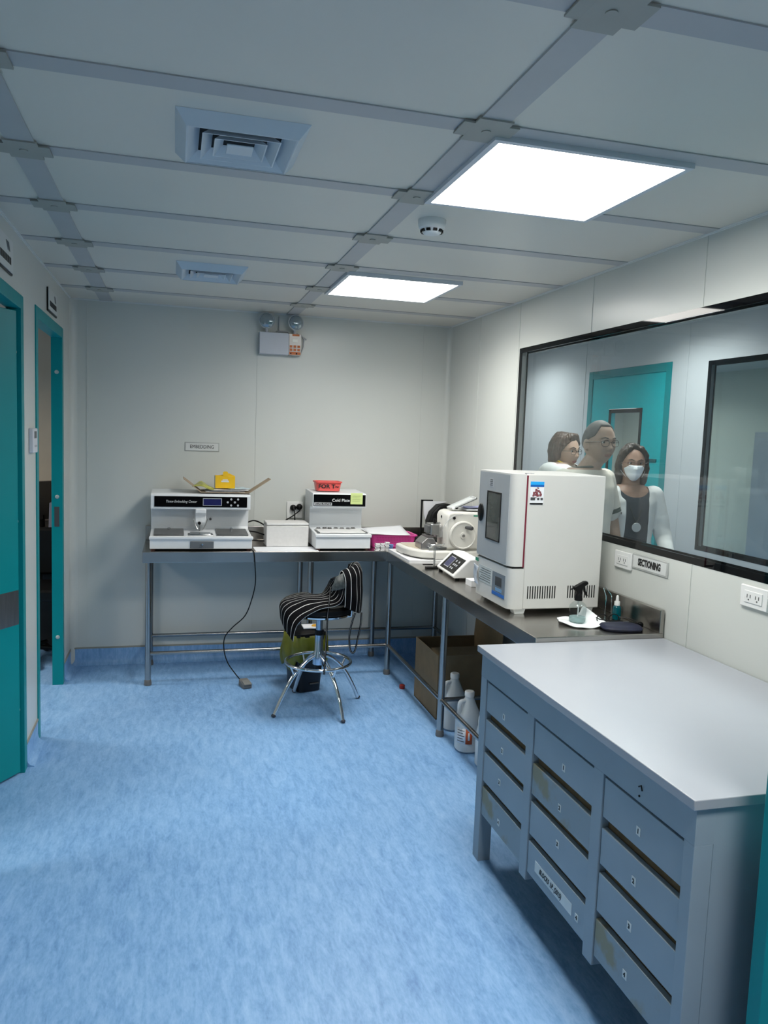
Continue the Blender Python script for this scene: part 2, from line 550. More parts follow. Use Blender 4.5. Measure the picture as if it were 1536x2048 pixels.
# ------------------------------------------------------------------ ceiling grid
ti = 7
for i in range(-6, 6):
    y = 1.962 + .6 * i
    if y < Y0 + .1: continue
    struct(MB().box(XL + .004, XR - .004, y - .037, y + .037, H - .0035, H - .0001).build('trim_%d' % ti, STRIP, smooth=False)); ti += 1
cap0 = None
for x in (-.433, .767):
    t = struct(MB().box(x - .039, x + .039, Y0 + .01, YB - .01, H - .0055, H - .0001).build('trim_%d' % ti, STRIP, smooth=False)); ti += 1
    for i in range(-4, 6):
        y = 1.962 + .6 * i
        if cap0 is None:
            cap0 = MB().box(x - .075, x + .075, y - .042, y + .042, H - .010, H - .0055).box(x - .046, x + .046, y - .072, y + .072, H - .0101, H - .0055).cyl((x, y, H - .0125), (x, y, H - .009), .012).build('joint_cover', CAP, t, smooth=False)
            cap0['kind'] = 'structure'
        else:
            c = cap0.copy(); C.objects.link(c); c.parent = t; c.location = Vector((x, y, H - .0125)) - wloc(t)
for y in (1.3, 2.5, 3.7, 4.9, 6.1, 7.3):
    struct(MB().box(XR + WT + .004, CX - .004, y - .037, y + .037, H - .0035, H - .0001).build('trim_%d' % ti, STRIP, smooth=False)); ti += 1

# ------------------------------------------------------------------ ceiling lights
LIT = emit('led_diffuser', LAMP_COLOR, 13.5)
LITC = emit('led_diffuser_corridor', LAMP_COLOR, 2.6)
LITF = emit('led_diffuser_far_room', LAMP_COLOR, 9.0)
LITO = emit('led_diffuser_office', (1.0, 0.93, 0.83), 2.2)
WATTS = {LIT.name: LAMP, LITC.name: LAMP_CORRIDOR, LITF.name: LAMP_FAR, LITO.name: LAMP_OFFICE}
FRAMEW = mat('light_frame', (0.62, 0.64, 0.68, 1), 0.35, var=.02)
def ceil_light(x, y, label, m, group='square LED ceiling panels', s=.57):
    t = thing('ceiling_light', (x, y, H - .018), label, 'ceiling light', group)
    a, b = s / 2, s / 2 + .018
    mb = MB()
    mb.box(x - b, x + b, y - b, y - a, H - .018, H - .0002).box(x - b, x + b, y + a, y + b, H - .018, H - .0002)
    mb.box(x - b, x - a, y - a, y + a, H - .018, H - .0002).box(x + a, x + b, y - a, y + a, H - .018, H - .0002)
    mb.build('frame', FRAMEW, t, smooth=False)
    box('diffuser', x - a, x + a, y - a, y + a, H - .015, H - .0002, m, t, smooth=False)
    ld = bpy.data.lights.new('led_panel_light', 'AREA')
    ld.shape = 'SQUARE'; ld.size = s - .01; ld.energy = WATTS[m.name]; ld.spread = math.radians(LAMP_SPREAD)
    ld.color = (1.0, 0.93, 0.83) if m is LITO else LAMP_COLOR
    lo = bpy.data.objects.new('led_panel_light', ld); C.objects.link(lo); lo.parent = t
    lo.location = (0, 0, .001)
    return t
ceil_light(1.105, 2.287, 'larger looking bright square LED panel above the drawer desk', LIT)
ceil_light(1.115, 4.155, 'smaller looking bright square LED panel nearer the emergency light', LIT)
ceil_light(1.105, 0.42, 'square LED ceiling panel over the near end of the room', LIT)
ceil_light(2.60, 4.195, 'LED ceiling panel of the corridor seen through the observation window', LITC, 'corridor LED panels')
ceil_light(2.60, 6.3, 'LED ceiling panel further down the corridor behind the glass', LITC, 'corridor LED panels')
ceil_light(2.60, 2.1, 'LED ceiling panel at the near end of the corridor', LITC, 'corridor LED panels')
ceil_light(4.4, 4.6, 'LED ceiling panel of the room beyond the corridor', LITF, 'corridor LED panels')  # unseen panel, added to lighten what shows through the corridor's far window
ceil_light(4.4, 7.4, 'LED ceiling panel at the far end of the room beyond the corridor', LITF, 'corridor LED panels')  # another unseen panel, added to lighten the view through the door pane
ceil_light(-2.2, 4.9, 'warm ceiling panel of the office behind the doors', LITO, 'office panels')
ceil_light(-2.2, 2.5, 'warm ceiling panel of the office near the open teal door', LITO, 'office panels')

# ------------------------------------------------------------------ vents, detector
VENTM = mat('vent_enamel', (0.56, 0.62, 0.68, 1), 0.35, var=.02)
def vent(x, y, label, s=.172):
    t = thing('ceiling_vent', (x, y, H - .035), label, 'air vent', 'square ceiling air diffusers')
    def fr(r0, z0, r1, z1, th=.0035):
        mb = MB()
        rows = []
        for r, z in ((r0, z0), (r1, z1), (r1 - th, z1), (r0 - th, z0)):
            rows.append([mb.bm.verts.new((x + sx * r, y + sy * r, z)) for sx, sy in ((-1, -1), (1, -1), (1, 1), (-1, 1))])
        for i in range(4):
            a, b = rows[i], rows[(i + 1) % 4]
            for k in range(4):
                mb.bm.faces.new((a[k], a[(k + 1) % 4], b[(k + 1) % 4], b[k]))
        return mb
    fr(s, H - .0005, s - .028, H - .034).build('flange', VENTM, t, smooth=False)
    for k, (ro, ri) in enumerate(((.1425, .112), (.103, .077), (.070, .046))):
        fr(ro, H - .0325 + .002 * k, ri, H - .008 - .001 * k).build('louvre_ring', VENTM, t, smooth=False) if False else fr(ri, H - .006, ro, H - .0325 + .001 * k).build('louvre_ring', VENTM, t, smooth=False)
    box('centre_plate', x - .036, x + .036, y - .036, y + .036, H - .031, H - .027, VENTM, t, bevel=.002)
    box('duct_opening', x - .14, x + .14, y - .14, y + .14, H - .002, H - .0006, mat('duct_dark', (0.02, 0.024, 0.03, 1), .8), t, smooth=False)
    return t
vent(.165, 2.275, 'larger looking square air diffuser left of the nearer light panel')
vent(.170, 4.140, 'smaller looking square air diffuser further back near the back wall')
t = thing('smoke_detector', (.912, 2.835, H - .05), 'round white smoke detector on the ceiling between the light panels', 'smoke detector')
x, y = .912, 2.835
MB().lathe([(.050, H - .022), (.052, H - .016), (.052, H - .0002)], (x, y, 0)).build('base', PLASTICW, t)
MB().lathe([(.020, H - .052), (.030, H - .050), (.036, H - .044), (.040, H - .036), (.048, H - .030), (.050, H - .022)], (x, y, 0)).build('housing', PLASTICW, t)
for k in range(10):
    a = 2 * PI * k / 10
    MB().box(-.0075, .0075, .034, .0425, H - .045, H - .036).xf(Matrix.Translation((x, y, 0)) @ Matrix.Rotation(a, 4, 'Z')).build('vent_slot', BLACK, t, smooth=False)

# ------------------------------------------------------------------ observation windows (flush double glazing with black printed border)
BORDER = mat('black_printed_border', (0.0015, 0.0015, 0.002, 1), 0.03, var=.02, spec=.4)
ALU = mat('spacer_aluminium', (0.36, 0.365, 0.35, 1), 0.5, metal=.3, var=.05)
def flush_window(name, x0, x1, y0, y1, z0, z1, bw=.027):
    w = struct(box(name, x0 + .012, x1 - .012, y0, y0 + .006, z0, z1, ALU, smooth=False))
    def pc(n, *a, m=ALU):
        o = struct(box(n, *a, m, w, smooth=False)); return o
    pc('frame', x0 + .012, x1 - .012, y1 - .006, y1, z0, z1)
    pc('frame', x0 + .012, x1 - .012, y0, y1, z0, z0 + .006)
    pc('frame', x0 + .012, x1 - .012, y0, y1, z1 - .006, z1)
    for xa, xb in ((x0 - .001, x0 + .005), (x1 - .005, x1 + .001)):
        vb = bw if xa < x0 + .01 else .010
        mb = MB().box(xa, xb, y0, y1, z0, z0 + bw).box(xa, xb, y0, y1, z1 - bw, z1).box(xa, xb, y0, y0 + vb, z0 + bw, z1 - bw).box(xa, xb, y1 - vb, y1, z0 + bw, z1 - bw)
        struct(mb.build('border', BORDER, w, smooth=False))
        pc('pane', xa + .0005, xb - .0005, y0 + vb, y1 - vb, z0 + bw, z1 - bw, m=glass_pane('window_glass'))
    return w
flush_window('window_1', XR, XR + WT, WY0, WY1, WZ0, WZ1)
flush_window('window_2', CX, CX + WT, *W5, bw=.027)

# ------------------------------------------------------------------ doors
def door_frame(name, x0, x1, y0, y1, h, side, fw=.055):
    """side: x of the room face; frame wraps the wall"""
    mb = MB()
    a, b = x0 - .006, x1 + .006
    q = .004
    mb.box(a, b, y0 - fw, y0 + q, 0, h + fw).box(a, b, y1 - q, y1 + fw, 0, h + fw).box(a, b, y0 + q, y1 - q, h - q, h + fw)
    return struct(mb.build(name, TEAL, smooth=False, bevel=.002))
d1 = door_frame('door_1', XL - WT, XL, D1[0], D1[1], D1[2], XL)
d2 = door_frame('door_2', XL - WT, XL, D2[0], D2[1], D2[2], XL)
d3 = door_frame('door_3', CX, CX + WT, D5[0], D5[1], D5[2], CX, .055)
d4 = door_frame('door_4', XR, XR + WT, D4[0], D4[1], D4[2], XR)
BUT = mat('buffer_button', (0.36, 0.42, 0.42, 1), .4)
for y, par in ((D2[1], d2), (D1[1], d1)):
    for z in (.30, 1.16, 1.90):
        struct(MB().lathe([(.012, 0), (.012, .003), (.008, .008), (.0, .009)], (0, 0, 0), 16).xf(Matrix.Translation((XL - .024, y - .004, z)) @ Matrix.Rotation(PI / 2, 4, 'X')).build('buffer', BUT, par))
struct(box('strike_plate', XL - .04, XL - .012, D2[1] - .006, D2[1] - .003, .98, 1.10, DGREY, d2, smooth=False))
SEAL = mat('door_seal', (0.01, 0.02, 0.025, 1), .6)
struct(box('seal', XL - .052, XL - .044, D1[1] - .016, D1[1] - .003, 0.0, D1[2], SEAL, d1, smooth=False))
# leaf of the near left door, standing ajar into the office
LW = .86
M = Matrix.Translation((XL - .010, D1[1] - .018, 0)) @ Matrix.Rotation(math.radians(-32), 4, 'Z')
struct(MB().box(-.040, 0, -LW, 0, .012, 2.075).xf(M).build('leaf', TEAL, d1, smooth=False, bevel=.003))
struct(MB().box(0, .0015, -LW, -.004, .70, .855).xf(M).build('kick_plate', STEEL, d1, smooth=False))
struct(MB().cyl((.05, -LW + .07, 1.0), (.05, -LW + .07 + .12, 1.0), .009, n=12).cyl((0, -LW + .07, 1.0), (.05, -LW + .07, 1.0), .009, n=12).cyl((0, -LW + .07, 1.0), (.006, -LW + .07, 1.0), .025, n=20).xf(M).build('handle', STEEL, d1))
# leaf of the near right door, standing open beside the drawer desk
struct(box('leaf', XR - .70, XR - .012, D4[1] + .004, D4[1] + .044, .012, 2.085, TEAL, d4, smooth=False, bevel=.003))
struct(MB().cyl((XR - .64, D4[1] - .045, 1.0), (XR - .52, D4[1] - .045, 1.0), .009, n=12).cyl((XR - .64, D4[1] - .045, 1.0), (XR - .64, D4[1] + .004, 1.0), .009, n=12).build('handle', STEEL, d4))
# closed teal leaf with vision panel in the corridor
TEALB = mat('teal_paint_corridor', (0.0, 0.40, 0.44, 1), 0.35, var=.03, spec=.3)
vx0, vx1, vz0, vz1 = 4.90, 5.30, 1.02, 1.84
mb = MB()
a, b = CX + .002, CX + .044
L0, L1 = D5[0] + .004, D5[1] - .004
mb.box(a, b, L0, vx0, .01, D5[2] - .004).box(a, b, vx1, L1, .01, D5[2] - .004).box(a, b, vx0, vx1, .01, vz0).box(a, b, vx0, vx1, vz1, D5[2] - .004)
struct(mb.build('leaf', TEALB, d3, smooth=False))
mb = MB()
for xa, xb in ((CX - .001, CX + .006),):
    mb.box(xa, xb, vx0 - .02, vx0 + .012, vz0 - .02, vz1 + .02).box(xa, xb, vx1 - .012, vx1 + .02, vz0 - .02, vz1 + .02).box(xa, xb, vx0, vx1, vz0 - .02, vz0 + .012).box(xa, xb, vx0, vx1, vz1 - .012, vz1 + .02)
struct(mb.build('vision_frame', BORDER, d3, smooth=False, bevel=.01))
struct(box('pane', CX + .008, CX + .014, vx0, vx1, vz0, vz1, glass_pane('window_glass'), d3, smooth=False))
struct(box('pull_plate', CX - .004, CX + .002, L0 + .05, L0 + .22, 1.485, 1.505, mat('teal_dark', (0, .09, .1, 1), .4), d3, smooth=False))
# something tall and pale in the room beyond the corridor
tag(MB().box(5.0, 5.5, 5.2, 5.9, 0, 1.75).box(4.985, 5.0, 5.22, 5.54, .1, 1.7).box(4.985, 5.0, 5.56, 5.88, .1, 1.7).build('storage_cabinet', LGREY, bevel=.004), 'tall pale cabinet in the room seen through the teal door pane', 'cabinet')

# ------------------------------------------------------------------ wall fittings
def outlet(name, loc, label, normal, group='white wall sockets', double=True, w=.13, h=.075):
    t = thing(name, loc, label, 'wall socket', group)
    x, y, z = loc
    if normal == '-x':
        box('cover_plate', x - .010, x, y - w / 2, y + w / 2, z - h / 2, z + h / 2, PLASTICW, t, bevel=.003)
        box('insert', x - .0125, x - .0095, y - w * .33, y + w * .33, z - h * .27, z + h * .27, PLASTICW, t, bevel=.001)
        mb = MB()
        for q in (-.020, .020):
            mb.box(x - .0132, x - .0120, y + q - .009, y + q - .006, z - .004, z + .008)
            mb.box(x - .0132, x - .0120, y + q + .006, y + q + .009, z - .004, z + .008)
            mb.cyl((x - .0132, y + q, z - .010), (x - .0120, y + q, z - .010), .003, n=10)
        mb.build('slots', DGREY, t, smooth=False)
    return t
outlet('wall_socket', (XR, 3.01, 1.091), 'white double socket left of the SECTIONING plate', '-x')
outlet('wall_socket', (XR, 2.20, 1.094), 'white double socket right of the SECTIONING plate at the picture edge', '-x')
SIGNP = mat('sign_acrylic', (0.66, 0.67, 0.66, 1), .25, var=.02)
SIGNE = mat('sign_rim', (0.42, 0.43, 0.42, 1), .25)
t = thing('wall_sign', (XR, 2.817, 1.07), 'white plate reading SECTIONING under the observation window', 'sign', 'work area name plates')
box('plate', XR - .004, XR, 2.690, 2.944, 1.068, 1.134, SIGNE, t, bevel=.002)
box('face', XR - .0055, XR - .003, 2.700, 2.934, 1.076, 1.126, SIGNP, t, smooth=False)
text('lettering', 'SECTIONING', INK, .040, (XR - .006, 2.817, 1.101), '-x', t, sx=.68, bold=.0019)
t = thing('wall_sign', (.18, YB, 1.475 - .03), 'white plate reading EMBEDDING on the back wall', 'sign', 'work area name plates')
box('plate', .066, .294, YB - .004, YB, 1.446, 1.506, SIGNE, t, bevel=.002)
box('face', .073, .287, YB - .0055, YB - .003, 1.452, 1.500, SIGNP, t, smooth=False)
text('lettering', 'EMBEDDING', INK, .033, (.18, YB - .006, 1.476), '-y', t, sx=.86, bold=0)

def door_sign(y0, y1, z0, z1, label):
    t = thing('door_sign', (XL, (y0 + y1) / 2, z0), label, 'sign', 'door name plates')
    box('backing', XL, XL + .008, y0, y1, z0, z1, BLACK, t, bevel=.002)
    box('face', XL + .008, XL + .011, y0 + .004, y1 - .004, z0 + .008, z1 - .004, SIGNP, t, smooth=False)
    ym = (y0 + y1) / 2; zz = z0 + (z1 - z0) * .36
    mb = MB()
    L = (y1 - y0)
    for k in range(7):
        a = y0 + L * (.12 + .11 * k)
        mb.box(XL + .0108, XL + .012, a, a + L * .085, zz - .014, zz + .014)
    mb.build('lettering', INK, t, smooth=False)
    mb = MB()
    for k in range(3):
        mb.prism([(y0 + L * (.60 + .06 * k), z1 - .022), (y0 + L * (.64 + .06 * k), z1 - .018), (y0 + L * (.72 + .05 * k), z1 - .052), (y0 + L * (.70 + .05 * k), z1 - .054)], XL + .0108, XL + .012, 'x')
    mb.build('emblem', mat('emblem_grey', (0.12, 0.13, 0.13, 1), .5), t, smooth=False)
    return t
door_sign(3.18, 3.545, 2.188, 2.325, 'white name plate with black lettering over the nearer teal door')
door_sign(4.474, 4.79, 2.184, 2.306, 'white name plate with black lettering over the doorway by the corner')
t = thing('thermostat', (XL, 3.985, 1.457), 'small white thermostat with grey display between the two teal door frames', 'thermostat')
box('housing', XL, XL + .020, 3.925, 4.045, 1.457, 1.572, mat('thermostat_white', (.62, .63, .68, 1), .4), t, bevel=.004)
box('display', XL + .019, XL + .021, 3.955, 4.015, 1.525, 1.558, MGREY, t, smooth=False)
for k in range(3):
    box('button', XL + .0195, XL + .0225, 3.962 + .02 * k, 3.975 + .02 * k, 1.485, 1.493, LGREY, t, smooth=False)

# twin head emergency light
t = thing('emergency_light', (.687, YB, 2.115), 'white twin head emergency light high on the back wall', 'emergency light')
EML = mat('emergency_case', (.56, .58, .64, 1), .4, var=.02)
box('case', .545, .742, YB - .062, YB, 2.118, 2.262, EML, t, bevel=.003)
box('side_case', .742, .826, YB - .062, YB, 2.118, 2.262, mat('clear_side', (.55, .5, .46, 1), .2), t, bevel=.003)
ORN = mat('orange_label', (.62, .16, .04, 1), .5)
mb = MB()
yy = YB - .0635
mb.box(.746, .822, yy, yy + .001, 2.122, 2.140)
for i in range(3):
    for j in range(2):
        mb.box(.748 + .026 * i, .766 + .026 * i, yy, yy + .001, 2.146 + .022 * j, 2.162 + .022 * j)
mb.box(.764, .812, yy, yy + .001, 2.246, 2.258)
mb.build('label', ORN, t, smooth=False)
box('charge_window', .766, .802, yy, yy + .001, 2.205, 2.226, mat('lit_white', (.85, .83, .75, 1), .3), t, smooth=False)
MB().box(.752, .760, yy - .0005, yy + .0012, 2.124, 2.134).box(.790, .800, yy - .0005, yy + .0012, 2.124, 2.135).build('switches', BLACK, t, smooth=False)
for x, dz in ((.594, -.10), (.782, .12)):
    h = MB()
    h.lathe([(.030, .0), (.044, -.012), (.052, -.030), (.054, -.038)], (0, 0, 0), 32, 'y')
    hd = h.xf(Matrix.Translation((x, YB - .030, 2.336)) @ Matrix.Rotation(dz, 4, 'Z')).build('lamp_head', mat('lamp_rim', (.42, .45, .47, 1), .3), t)
    MB().lathe([(.047, -.0385), (.044, -.044), (.030, -.050), (.012, -.053)], (0, 0, 0), 32, 'y').xf(Matrix.Translation((x, YB - .030, 2.336)) @ Matrix.Rotation(dz, 4, 'Z')).build('lens', mat('lens', (.30, .36, .40, 1), .08, metal=.6), hd)
    MB().cyl((x, YB - .04, 2.258), (x, YB - .04, 2.285), .010, n=12).build('neck', EML, t)
MB().tube([(.660, YB - .02, 2.262), (.660, YB - .02, 2.275), (.735, YB - .02, 2.275), (.75, YB - .02, 2.262)], .004, 8).box(.676, .684, YB - .018, YB, 2.27, 2.375).build('bracket', LGREY, t)
MB().tube([(.80, YB - .03, 2.262), (.825, YB - .03, 2.262), (.850, YB - .02, 2.235), (.848, YB - .02, 2.18), (.826, YB - .02, 2.13)], .004, 8).build('cable', LGREY, t)
MB().tube([(.80, YB - .02, 2.268), (.84, YB - .015, 2.248), (.868, YB - .012, 2.232)], .005, 8).build('plug_lead', LGREY, t)

# socket behind the cold plate with two black plugs
t = thing('wall_socket', (.818, YB, .995), 'white double socket on the back wall with two black plugs', 'wall socket', 'white wall sockets')
box('cover_plate', .762, .874, YB - .010, YB, .998, 1.114, PLASTICW, t, bevel=.003)
def plug(x, z, pts, label):
    t = thing('power_plug', (x, YB - .012, z), label, 'plug', 'black plugs in the back wall socket')
    MB().lathe([(.021, 0), (.022, -.012), (.017, -.028), (.009, -.034)], (x, YB - .0101, z), 24, 'y').build('plug_body', BLACK, t)
    MB().tube(pts, .0042, 8).build('cord', BLACK, t)
plug(.806, 1.072, [(.806, YB - .04, 1.072), (.812, YB - .055, 1.05), (.815, YB - .05, .99), (.80, YB - .05, .93), (.79, YB - .06, .87), (.86, YB - .09, .850), (.95, YB - .10, .850)], 'round black plug with its cord hanging straight down')
plug(.849, 1.078, [(.849, YB - .04, 1.078), (.845, YB - .06, 1.055), (.80, YB - .06, 1.02), (.745, YB - .06, .985), (.71, YB - .07, .93), (.69, YB - .08, .86), (.62, YB - .09, .850)], 'black plug with its cord curving to the left')

# ================================================================== WORKBENCH
TZ = .845
AX0, AY0, BX0, BY0 = -.182, 4.87, 1.352, 2.685
bench = thing('steel_workbench', (.87, 4.9, 0), 'L shaped stainless steel workbench with tube legs along the back and right walls', 'workbench')
poly = [(AX0, AY0), (BX0, AY0), (BX0, BY0), (XR - .006, BY0), (XR - .006, YB - .006), (AX0, YB - .006)]
MB().prism(poly, TZ - .068, TZ, 'z').build('worktop', STEELTOP, bench, smooth=False, bevel=.003)
MB().box(AX0, XR - .026, YB - .026, YB - .007, TZ, TZ + .095).box(XR - .026, XR - .007, BY0, YB - .007, TZ, TZ + .095).build('backsplash', STEELTOP, bench, smooth=False, bevel=.003)
legs = [(-.145, 4.925), (-.145, 5.36), (.86, 5.36), (.86, 4.925), (1.395, 4.925), (1.395, 3.83), (1.395, 2.80), (1.87, 3.83), (1.87, 2.80), (1.87, 5.36), (1.395, 5.36)]
for x, y in legs:
    l = MB().cyl((x, y, .035), (x, y, TZ - .06), .0185, n=20).build('leg', TUBE, bench)
    MB().lathe([(.022, .001), (.023, .012), (.020, .034), (.0185, .036)], (x, y, 0), 20).build('foot', mat('foot_grey', (.12, .12, .12, 1), .4), l)
def rail(p0, p1, r=.0125):
    MB().cyl(p0, p1, r, n=16).build('rail', TUBE, bench)
rz = .20
rail((-.145, 4.925, rz), (1.395, 4.925, rz)); rail((-.145, 5.36, rz), (1.87, 5.36, rz))
rail((1.395, 4.925, rz), (1.395, 2.80, rz)); rail((1.87, 5.36, rz), (1.87, 2.80, rz))
for y in (3.83, 2.80): rail((1.395, y, rz), (1.87, y, rz))
for x in (-.145, .86): rail((x, 4.925, rz), (x, 5.36, rz))

# ================================================================== DRAWER DESK
DXF = 1.13
dk = thing('drawer_desk', (1.5, 2.05, 0), 'grey blue painted desk with twelve drawers and a pale laminate top', 'desk')
DY0, DY1 = 1.415, 2.672
box('desktop', 1.112, XR - .004, 1.402, 2.682, .802, .826, DESKTOP, dk, bevel=.002)
box('apron', DXF, DXF + .05, DY0, DY1, .712, .802, DESK, dk, smooth=False)
posts = [(2.620, 2.672, 0), (2.222, 2.272, .158), (1.798, 1.848, .158), (1.415, 1.452, 0)]
for a, b, z in posts:
    box('post', DXF, DXF + .05, a, b, z, .712, DESK, dk, smooth=False, bevel=.0015)
box('side_panel', DXF + .05, XR - .012, DY0, DY0 + .018, 0.0, .802, DESK, dk, smooth=False)
box('side_panel', DXF + .05, XR - .012, DY1 - .018, DY1, .18, .802, DESK, dk, smooth=False)
box('post', XR - .06, XR - .012, 2.620, 2.654, 0, .18, DESK, dk, smooth=False)
box('back_panel', XR - .03, XR - .012, DY0 + .018, DY1 - .018, .18, .802, DESK, dk, smooth=False)
for y in (2.235, 1.811):
    box('divider', DXF + .05, XR - .03, y, y + .018, .18, .802, RAW, dk, smooth=False)
box('bottom_panel', DXF + .03, XR - .03, DY0 + .018, DY1 - .018, .178, .19, RAW, dk, smooth=False)
rows = [(.702, .592), (.560, .458), (.432, .322), (.299, .190)]
cols = [(2.275, 2.617, 'A'), (1.851, 2.219, 'B'), (1.455, 1.795, 'C')]
WORN = mat('cabinet_paint_worn', (0.27, 0.335, 0.39, 1), 0.6, var=.0)
nt = WORN.node_tree
bs = nt.nodes['Principled BSDF']
nz = [n for n in nt.nodes if n.type == 'TEX_NOISE'][0]
nz2 = nt.nodes.new('ShaderNodeTexNoise'); nz2.inputs['Scale'].default_value = 9; nz2.inputs['Detail'].default_value = 6
tcn = [n for n in nt.nodes if n.type == 'TEX_COORD'][0]
nt.links.new(tcn.outputs['Object'], nz2.inputs['Vector'])
r2 = nt.nodes.new('ShaderNodeValToRGB')
r2.color_ramp.elements[0].position = .52; r2.color_ramp.elements[1].position = .62
mxw = nt.nodes.new('ShaderNodeMix'); mxw.data_type = 'RGBA'
nt.links.new(nz2.outputs['Fac'], r2.inputs[0]); nt.links.new(r2.outputs[0], mxw.inputs[0])
mxw.inputs[6].default_value = (0.25, 0.31, 0.355, 1); mxw.inputs[7].default_value = (0.25, 0.24, 0.17, 1)
nt.links.new(mxw.outputs[2], bs.inputs['Base Color'])
lab = mat('sticker', (.62, .66, .66, 1), .6)
nums = {'A': '1234', 'B': '1234', 'C': '1234'}
spots = {'A': [(2.46, .625), (2.46, .50), (2.47, .38), (2.46, .235)], 'B': [(2.02, .63), (2.03, .50), (2.03, .385), (1.895, .235)], 'C': [(1.63, .635), (1.635, .50), (1.64, .375), (1.645, .24)]}
for y0, y1, cn in cols:
    for k, (zt, zb) in enumerate(rows):
        worn = (cn, k) in (('A', 3), ('B', 1), ('C', 3))
        dr = box('drawer', DXF + .004, DXF + .022, y0, y1, zb, zt, WORN if worn else DESK, dk, smooth=False, bevel=.0015,
                 label='drawer front with worn stained paint' if worn else None)
        box('tray', DXF + .022, XR - .10, y0 + .008, y1 - .008, zb + .004, zb + .07, RAW, dr, smooth=False)
        box('finger_rail', DXF + .024, DXF + .034, y0, y1, zt - .004, zt + .030 if k else zt + .004, RAW, dr, smooth=False)
        sy, sz = spots[cn][k]
        box('number_sticker', DXF + .003, DXF + .0045, sy - .009, sy + .009, sz - .011, sz + .011, lab, dr, smooth=False)
        text('number', nums[cn][k], INK, .017, (DXF + .0022, sy, sz), '-x', dr, bold=.0005)
        if (cn, k) == ('B', 3):
            box('name_label', DXF + .003, DXF + .0045, 1.925, 2.165, .222, .258, lab, dr, smooth=False)
            text('handwriting', 'BLOCKS  I.P. (2015)', INK, .024, (DXF + .0022, 2.06, .240), '-x', dr, sx=.72, bold=.0003, shear=.35)
MB().tube([(DXF - .001, 1.62, .745), (DXF - .001, 1.625, .757), (DXF - .001, 1.635, .75)], .002, 6).ball((DXF - .001, 1.63, .728), .003, n=6).build('scuff_mark', INK, dk)

# ================================================================== EMBEDDING CENTRE
ec = thing('embedding_center', (.165, 5.0, TZ), 'wide white tissue embedding machine with black display panel', 'lab machine')
EX0, EX1 = -.140, .478
def prof_machine(parent, x0, x1, y0, zb, base_top, recess_y, head_y, head_bot, top, back, m, name='body'):
    """side profile (y, z): low front base, upright back, overhanging head"""
    p = [(y0, zb), (y0, base_top - .016), (y0 - .008, base_top - .014), (y0 - .006, base_top - .002), (y0 + .004, base_top),
         (recess_y, base_top + .012), (recess_y + .012, base_top + .03), (recess_y + .004, head_bot - .02), (recess_y - .01, head_bot),
         (head_y, head_bot), (head_y - .001, top - .012), (head_y + .010, top), (back, top + .006), (back, zb)]
    MB().prism(p, x0, x1, 'x').build(name, m, parent, smooth=False, bevel=.004, bseg=2)
prof_machine(ec, EX0, EX1, 4.905, TZ + .012, .935, 5.19, 5.06, 1.088, 1.186, YB - .05, WHITE)
box('side_ledge', EX0 - .004, EX1 + .006, 4.897, 4.93, .915, .934, WHITE, ec, bevel=.004)
mb = MB()
for x in (EX0 + .02, EX1 - .02):
    for y in (4.93, 5.3): mb.cyl((x, y, TZ), (x, y, TZ + .013), .014, n=14)
mb.build('feet', mat('foot_brown', (.06, .02, .015, 1), .6), ec)
box('underside_shadow_gap', EX0 + .02, EX1 - .02, 4.93, 5.3, TZ + .004, TZ + .0125, BLACK, ec, smooth=False)  # black slab put in as the shade beneath the machine
MB().box(EX0 + .022, EX1 - .022, 5.0560, 5.0585, 1.103, 1.170).build('control_panel', BLACKG, ec, bevel=.001)
box('display_bezel', .178, .296, 5.0545, 5.0562, 1.112, 1.160, LGREY, ec, smooth=False)
box('display', .182, .292, 5.0535, 5.0548, 1.116, 1.156, NAVYLCD, ec, smooth=False)
for bx, bz in ((.355, 1.155), (.398, 1.155), (.333, 1.136), (.378, 1.136), (.355, 1.116), (.398, 1.116)):
    MB().cyl((bx, 5.0560, bz), (bx, 5.0535, bz), .0068, n=16).build('button', LGREY, ec)
text('lettering', 'Tissue Embedding Center', INKW, .0215, (.045, 5.0555, 1.137), '-y', ec, sx=.85, shear=.3)
# heated side wells with lids
for x0, x1 in ((EX0 + .022, .062), (.262, EX1 - .022)):
    lid = MB().box(x0, x1, 4.925, 5.145, .937, .947).xf(rot(math.radians(2.2), 'X', (0, 4.925, .937))).build('well_lid', MGREY, ec, bevel=.002)
    xm = (x0 + x1) / 2
    MB().lathe([(.005, .945), (.005, .958), (.010, .962), (.011, .968), (.006, .973)], (xm, 5.05, 0), 16).build('lid_knob', CHROME, lid)
mb = MB().box(.085, .240, 4.935, 5.07, .935, .9405)
mb.build('cold_spot', STEEL, ec, bevel=.003)
MB().box(.10, .225, 4.95, 5.055, .940, .944).build('forceps_tray', CHROME, ec, bevel=.002)
